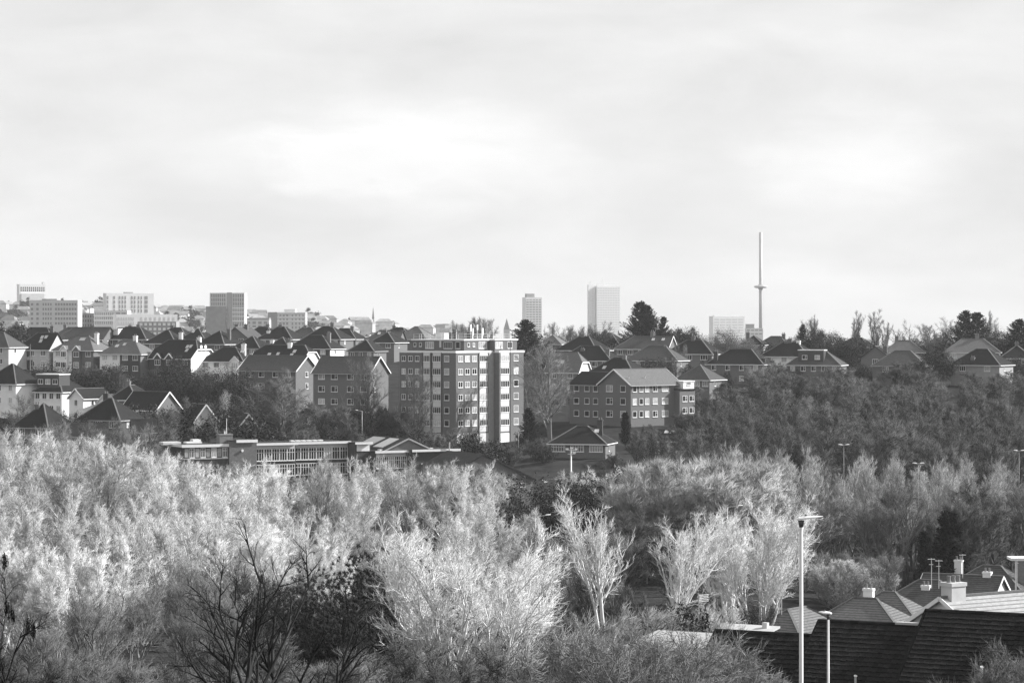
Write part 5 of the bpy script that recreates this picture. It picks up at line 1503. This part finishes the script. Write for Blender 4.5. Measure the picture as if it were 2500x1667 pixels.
for i in range(9):
    plant_px(PT['ever0'] if i % 2 else PT['ever1'], 1372 + 24 * i + pr.uniform(-8, 8), 1185 + pr.uniform(-25, 35) - 12 * (i > 3), pr.uniform(385, 430), 'dark evergreen in the belt behind the white barked tree', group='dark evergreen belt', name='evergreen_tree')
for i in range(5):
    plant_px(pick('pale', 5), 1440 + 40 * i, 1145 + pr.uniform(0, 15), 432, 'thin pale sapling rising over the dark evergreen belt', group='saplings over the evergreen belt', name='bare_tree')
plant_px(PT['ever1'], 1828, 1478, 262, 'rounded dark evergreen bush beside the flat garage roof', name='evergreen_tree', sxy=1.1)
plant_px(PT['cypress'], 2318, 1262, 375, 'ragged dark evergreen rising above the paired aerials', name='evergreen_tree', sxy=1.5)
plant_px(PT['cypress'], 2256, 1308, 374, 'slim dark evergreen left of the paired aerials', name='evergreen_tree')
# dark evergreen low in the middle
plant_px(PT['pine'], 930, 1325, 152, 'dark tufted pine low in the middle of the thicket', name='evergreen_tree', rz=0.5, sxy=0.8)
plant_px(PT['pine'], 790, 1390, 146, 'smaller dark tufted pine left of the larger one', name='evergreen_tree', rz=2.5, sxy=0.9)
plant_px(PT['pine'], 700, 1445, 142, 'low dark pine at the left end of the pine clump', name='evergreen_tree', rz=4.0, sxy=0.9)
# near black branches
plant_px(PT['black'], 560, 1285, 78, 'near black branched tree at the bottom left', name='bare_tree', rz=0.2, sxy=1.1)
plant_px(PT['black'], 760, 1345, 84, 'near black branched tree reaching across the pines', name='bare_tree', rz=2.2, sxy=1.2)
e = plant_px(PT['black'], -40, 1360, 72, 'near dark tree at the left edge with hanging seed bunches', name='bare_tree', rz=1.0)
gk = np.random.default_rng(8)
for (px, py) in ((12, 1368), (16, 1480), (30, 1500), (80, 1535), (66, 1525)):
    p = at(px, py, 72); G = Geo(); c = 90
    P = gk.normal(0, 1, (c, 3)) * np.array([0.035, 0.035, 0.1]); D = np.tile(np.array([[0.05, 0, -1.0]]), (c, 1)) + gk.normal(0, 0.15, (c, 3))
    G.spike(gk, P, D, gk.uniform(0.08, 0.18, c), 0.01)
    o = link('seed_bunch', G.mesh('seed_bunch', MATS['bark_black']), e)
    o.matrix_parent_inverse = Matrix.LocRotScale(e.location, e.rotation_euler, e.scale).inverted(); o.location = p
# brambles and scrub of the near slope
for i in range(12):
    plant_px(PT['bramble'], 1500 + 27 * i + pr.uniform(-12, 12), 1548 + pr.uniform(-10, 25) + max(0, i - 8) * 22, pr.uniform(120, 130), 'tangled bramble before the lowest terrace roof', group='brambles before the terrace', name='shrub', cat='shrub', sxy=0.8)
for i in range(12):
    plant_px((PT['scrub'], PT['scrub_dark'], PT['scrub'], PT['scrub_dark'], PT['scrub_pale'])[i % 5], pr.uniform(1240, 1540), 1500 + pr.uniform(0, 110), pr.uniform(138, 185), 'brown twiggy scrub below the white barked tree', group='scrub below the white barked tree', name='shrub', cat='shrub')
for i in range(8):
    plant_px(PT['scrub_pale'] if i % 2 else PT['bush'], pr.uniform(1500, 1760), 1480 + pr.uniform(0, 50), pr.uniform(205, 240), 'light scrub behind the flat garage roof', group='scrub behind the garage', name='shrub', cat='shrub')
for i in range(22):
    plant_px(PT['scrub_dark'] if i % 2 else PT['scrub'], pr.uniform(-30, 1250), 1560 + pr.uniform(0, 90), pr.uniform(105, 135), 'twiggy scrub along the bottom edge under the pale thicket', group='scrub along the bottom edge', name='shrub', cat='shrub', sxy=1.2)
plant_px(PT['scrub'], 2512, 1575, 118, 'pale twiggy shrub cut by the lower right edge', name='shrub', cat='shrub')

# the dark wood on the right hillside
Y = 694.0
while Y > 446:
    step = 8.0
    x = (1690 - CX) * Y / FPX + pr.uniform(0, step)
    while x < (2540 - CX) * Y / FPX:
        yy = Y + pr.uniform(-6, 6); xx = x + pr.uniform(-2, 2); px = CX + xx * FPX / yy
        t = (694 - yy) / 248.0
        top = (925 if px < 1800 else 898) + (1062 - 898) * t + pr.gauss(0, 9)
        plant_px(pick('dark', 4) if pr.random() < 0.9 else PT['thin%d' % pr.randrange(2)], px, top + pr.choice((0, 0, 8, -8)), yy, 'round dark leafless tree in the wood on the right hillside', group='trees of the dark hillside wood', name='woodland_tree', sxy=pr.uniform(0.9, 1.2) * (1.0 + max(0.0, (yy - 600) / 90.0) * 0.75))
        x += step * pr.uniform(0.8, 1.15) * (1.0 if yy < 640 else 0.8)
    Y -= 19.0
for i in range(26):
    Y = pr.uniform(462, 545); px = pr.uniform(1400, 1740)
    plant_px(pick('dark', 4), px, 1045 + (545 - Y) * 0.75 + (px < 1520) * 55 + pr.gauss(0, 10), Y, 'dark bare tree between the bungalow and the hillside wood', group='trees right of the bungalow', name='bare_tree')
# trees around the tower block and the flats
def one(k, px, top, Y, label, **kw): plant_px(PT[k], px, top, Y, label, name=kw.pop('name', 'bare_tree'), **kw)
one('bigdark', 695, 908, 590, 'broad dark bare tree in front of the long flats', sxy=1.5)
one('bigthin', 1020, 905, 565, 'tall dark bare tree before the left side of the tower block', sxy=0.7, rz=1.0)
one('bigthin', 905, 872, 600, 'dark bare tree between the flats and the tower block', sxy=0.8, rz=2.0)
one('bigthin', 1345, 838, 605, 'wide dark bare tree right of the tower block', sxy=1.0, rz=3.0)
one('thin0', 1300, 880, 625, 'dark bare tree tucked against the tower block right side', sxy=0.9)
one('dark2', 800, 985, 575, 'low dark bare tree under the notched bargeboard flats', sxy=1.2)
one('dark0', 860, 1010, 560, 'small dark bare tree above the classroom roofs')
one('grey1', 545, 955, 600, 'thin upright grey tree by the small pale gable', sxy=0.8)
one('thin1', 425, 990, 560, 'dark bare tree before the white edged gable house', sxy=1.1)
one('thin0', 60, 965, 560, 'dark bare tree at far left below the blazing white wall', sxy=1.2)
one('thin1', 130, 1000, 540, 'dark bare tree between the two dark bungalows', sxy=1.1)
one('dark0', 300, 1030, 495, 'dark bare tree before the low brick house front')
one('dark3', 360, 1020, 520, 'dark bare tree right of the black chimney bungalow', sxy=1.1)
one('conifer1', 1290, 1000, 572, 'dark conifer at the right foot of the tower block', name='conifer', sxy=1.1)
one('cypress', 1527, 1012, 585, 'small pointed dark conifer before the gabled flats', name='conifer', sxy=1.2)
one('ever0', 428, 866, 655, 'tall dark evergreen before the clipped gable semi', name='evergreen_tree', sxy=0.55)
one('evermid', 1146, 1050, 575, 'leafy small tree against the white entrance of the tower block', name='evergreen_tree', sxy=0.7)
for i in range(17):
    px = 150 + 26 * i + pr.uniform(-10, 10)
    plant_px(PT[('ever1', 'ever0', 'dark1', 'ever1')[i % 4]], px, 905 + 12 * math.sin(i) + pr.uniform(-8, 12) + (i < 3) * -15, pr.uniform(635, 662), 'dark garden tree in the belt below the front row of houses', group='garden belt below the front row', name='evergreen_tree' if i % 4 != 2 else 'bare_tree', sxy=pr.uniform(0.9, 1.2))
for i in range(16):
    plant_px(PT[('bush', 'scrub_dark', 'ever1')[i % 3]], 20 + 36 * i + pr.uniform(-12, 12), 1000 + pr.uniform(-12, 30), pr.uniform(525, 585), 'dark garden shrub among the lower left houses', group='shrubs among the lower left houses', name='shrub', cat='shrub')
for i in range(20):
    plant_px(PT[('scrub_dark', 'bush', 'dark0', 'dome')[i % 4 if i % 8 else 0]] if i % 4 != 3 else PT['dark2'], 620 + 42 * i + pr.uniform(-12, 12), 1058 + pr.uniform(-14, 18) + (i > 12) * 18, pr.uniform(520, 560), 'dark shrub between the school and the flats', group='shrubs behind the school', name='shrub', cat='shrub')
for i in range(9):
    plant_px(PT['thin%d' % (i % 2)], 1075 + 26 * i + pr.uniform(-8, 8), 1128 + pr.uniform(-8, 20) + max(0, i - 3) * 12, pr.uniform(436, 455), 'thin bare tree on the slope right of the school', group='trees right of the school', name='bare_tree', sxy=1.0)
for i in range(9):
    plant_px(PT['scrub_dark' if i % 2 else 'bush'], 1150 + 24 * i + pr.uniform(-8, 8), 1225 + pr.uniform(-12, 30), pr.uniform(395, 430), 'dark low shrub in the dip beside the long armed lamp', group='shrubs of the dip', name='shrub', cat='shrub', sxy=1.1)
for i in range(8):
    plant_px(PT['thin%d' % (i % 2)], 30 + 48 * i + pr.uniform(-12, 12), 1035 + pr.uniform(-12, 16), pr.uniform(478, 498), 'thin bare tree veiling the brick fronts above the thicket', group='veil of trees above the thicket', name='bare_tree', sxy=1.1)
# ridge trees against the sky
one('conifer0', 1563, 742, 790, 'large dark conifer on the skyline right of the white tower', name='conifer', sxy=1.3)
one('conifer0', 1580, 752, 794, 'second stem of the large skyline conifer, slightly lower', name='conifer', sxy=1.3, rz=1.0)
one('conifer1', 1620, 778, 785, 'smaller dark conifer leaning on the large skyline conifer', name='conifer')
one('ever0', 1672, 797, 790, 'rounded dark evergreen right of the skyline conifers', name='evergreen_tree', sxy=1.3)
one('ever0', 1462, 806, 800, 'small round dark evergreen left of the skyline conifers', name='evergreen_tree', sxy=0.9)
one('conifer0', 1283, 786, 740, 'bushy dark conifer right behind the tower block roof', name='conifer', sxy=1.8)
one('evermid', 1772, 804, 760, 'leafy paler tree under the balcony block', name='evergreen_tree', sxy=0.7)
one('evermid', 1818, 826, 735, 'pale leafed shrub tree beside the dark semi roof', name='evergreen_tree', sxy=0.8)
one('dome', 1150, 778, 830, 'bare round tree behind the rooftop aerials', sxy=0.9)
for i in range(6): one('thin%d' % (i % 2), 1350 + 22 * i + pr.uniform(-6, 6), 792 + pr.uniform(-8, 12), 840, 'thin bare tree on the skyline below the white tower', group='bare trees below the white tower')
one('conifer1', 1960, 796, 790, 'spiky dark conifer above the dormer house', name='conifer', sxy=1.0)
one('ever0', 1995, 800, 790, 'rounded dark evergreen above the dormer house', name='evergreen_tree', sxy=1.1)
one('mid1', 1985, 772, 810, 'thin bare tree rising behind the spiky conifer', sxy=0.7)
one('poplar', 2088, 762, 815, 'upright bare poplar, left one of the skyline pair', sxy=0.95)
one('poplar', 2140, 758, 815, 'upright bare poplar, right one of the skyline pair', sxy=0.85, rz=1.5)
one('poplar', 2160, 785, 812, 'short bare poplar leaning on the skyline pair', sxy=0.8)
one('mid0', 2215, 783, 800, 'bare round tree left of the broad skyline tree', sxy=1.0)
one('mid2', 2275, 778, 795, 'broad bare round tree on the right skyline', sxy=1.35)
one('ever0', 2065, 822, 760, 'dark leafy garden tree right of the dormer house', name='evergreen_tree', sxy=1.4)
one('ever1', 2030, 828, 762, 'lower dark garden tree beside the dormer house', name='evergreen_tree', sxy=1.0)
one('ever0', 2297, 852, 690, 'round dark holly between the plain hip roof and pyramid roof', name='evergreen_tree', sxy=1.0)
one('conifer0', 2358, 764, 790, 'dark double topped conifer on the right skyline', name='conifer', sxy=1.5, rz=0.3)
one('conifer1', 2385, 768, 792, 'dark conifer joined to the double topped one', name='conifer', sxy=1.5)
one('poplar', 2412, 762, 830, 'faint bare poplar behind the right conifers', sxy=0.7)
one('poplar', 2430, 778, 830, 'short faint poplar behind the right conifers', sxy=0.6)
one('conifer0', 2488, 784, 770, 'dark conifer cut by the right edge', name='conifer', sxy=1.8)
one('ever1', 2445, 806, 780, 'low dark evergreen joining the right edge conifers', name='evergreen_tree', sxy=1.5)
one('ever0', 1775, 905, 680, 'dark round shrub tree beside the long hip roof', name='evergreen_tree', sxy=0.6)
one('thin1', 1660, 838, 735, 'bare dark tree between the ridge houses', sxy=0.6)
hr = random.Random(31)
for i in range(26):
    px = 1610 + 35 * i + hr.uniform(-12, 12)
    one(('ever1', 'dark1', 'bush', 'dark3', 'ever0')[i % 5], px, 882 + hr.uniform(-10, 16), hr.uniform(700, 725), 'dark garden hedge tree between the ridge houses', group='garden trees between the ridge houses', name='garden_tree', sxy=hr.uniform(1.0, 1.5))
for i in range(22):
    px = 1600 + 42 * i + hr.uniform(-14, 14)
    one(('ever1', 'thin0', 'dark2', 'bush')[i % 4], px, 832 + hr.uniform(-8, 10), hr.uniform(800, 850), 'dark tree line along the top of the right ridge', group='tree line along the right ridge', name='garden_tree', sxy=hr.uniform(1.2, 1.8))
for i in range(8):
    one('dark%d' % (i % 4), 1655 + 14 * i + hr.uniform(-6, 6), 992 + hr.uniform(-10, 25), hr.uniform(572, 588), 'dark bare tree against the right end of the sunlit flats', group='trees against the sunlit flats', sxy=1.0)
for i in range(14):
    one(('dark0', 'scrub_dark', 'ever1', 'dark2')[i % 4], 480 + 38 * i + hr.uniform(-12, 12), 985 + hr.uniform(-14, 24), hr.uniform(585, 612), 'dark undergrowth tree at the foot of the flats', group='undergrowth at the foot of the flats', name='garden_tree', sxy=1.2)
one('mid1', 1296, 1288, 288, 'bare tree hiding the foot of the long armed lamp', sxy=0.9)
one('mid0', 1335, 1310, 285, 'bare tree just right of the long armed lamp', sxy=0.9)
one('bush', 2, 782, 780, 'dark shrub at the left edge of the ridge', name='shrub', cat='shrub')

# ------------------------------------------------------------------ haze over the town
hz = MB().box(-3900, 3900, -350, 7500, -20, 172).mesh('haze', bpy.data.materials.new('haze_air'))
hm_ = hz.materials[0]; hm_.use_nodes = True
t = hm_.node_tree
for nd in list(t.nodes):
    if nd.type != 'OUTPUT_MATERIAL': t.nodes.remove(nd)
pv = t.nodes.new('ShaderNodeVolumePrincipled')
pv.inputs['Color'].default_value = (0.96, 0.96, 0.96, 1)
pv.inputs['Density'].default_value = 0.00006
pv.inputs['Anisotropy'].default_value = 0.0
t.links.new(pv.outputs[0], [nd for nd in t.nodes if nd.type == 'OUTPUT_MATERIAL'][0].inputs['Volume'])
tag(link('haze', hz), 'thin pale haze over the whole town', 'haze', kind='stuff')
print('trees', NUM[0])
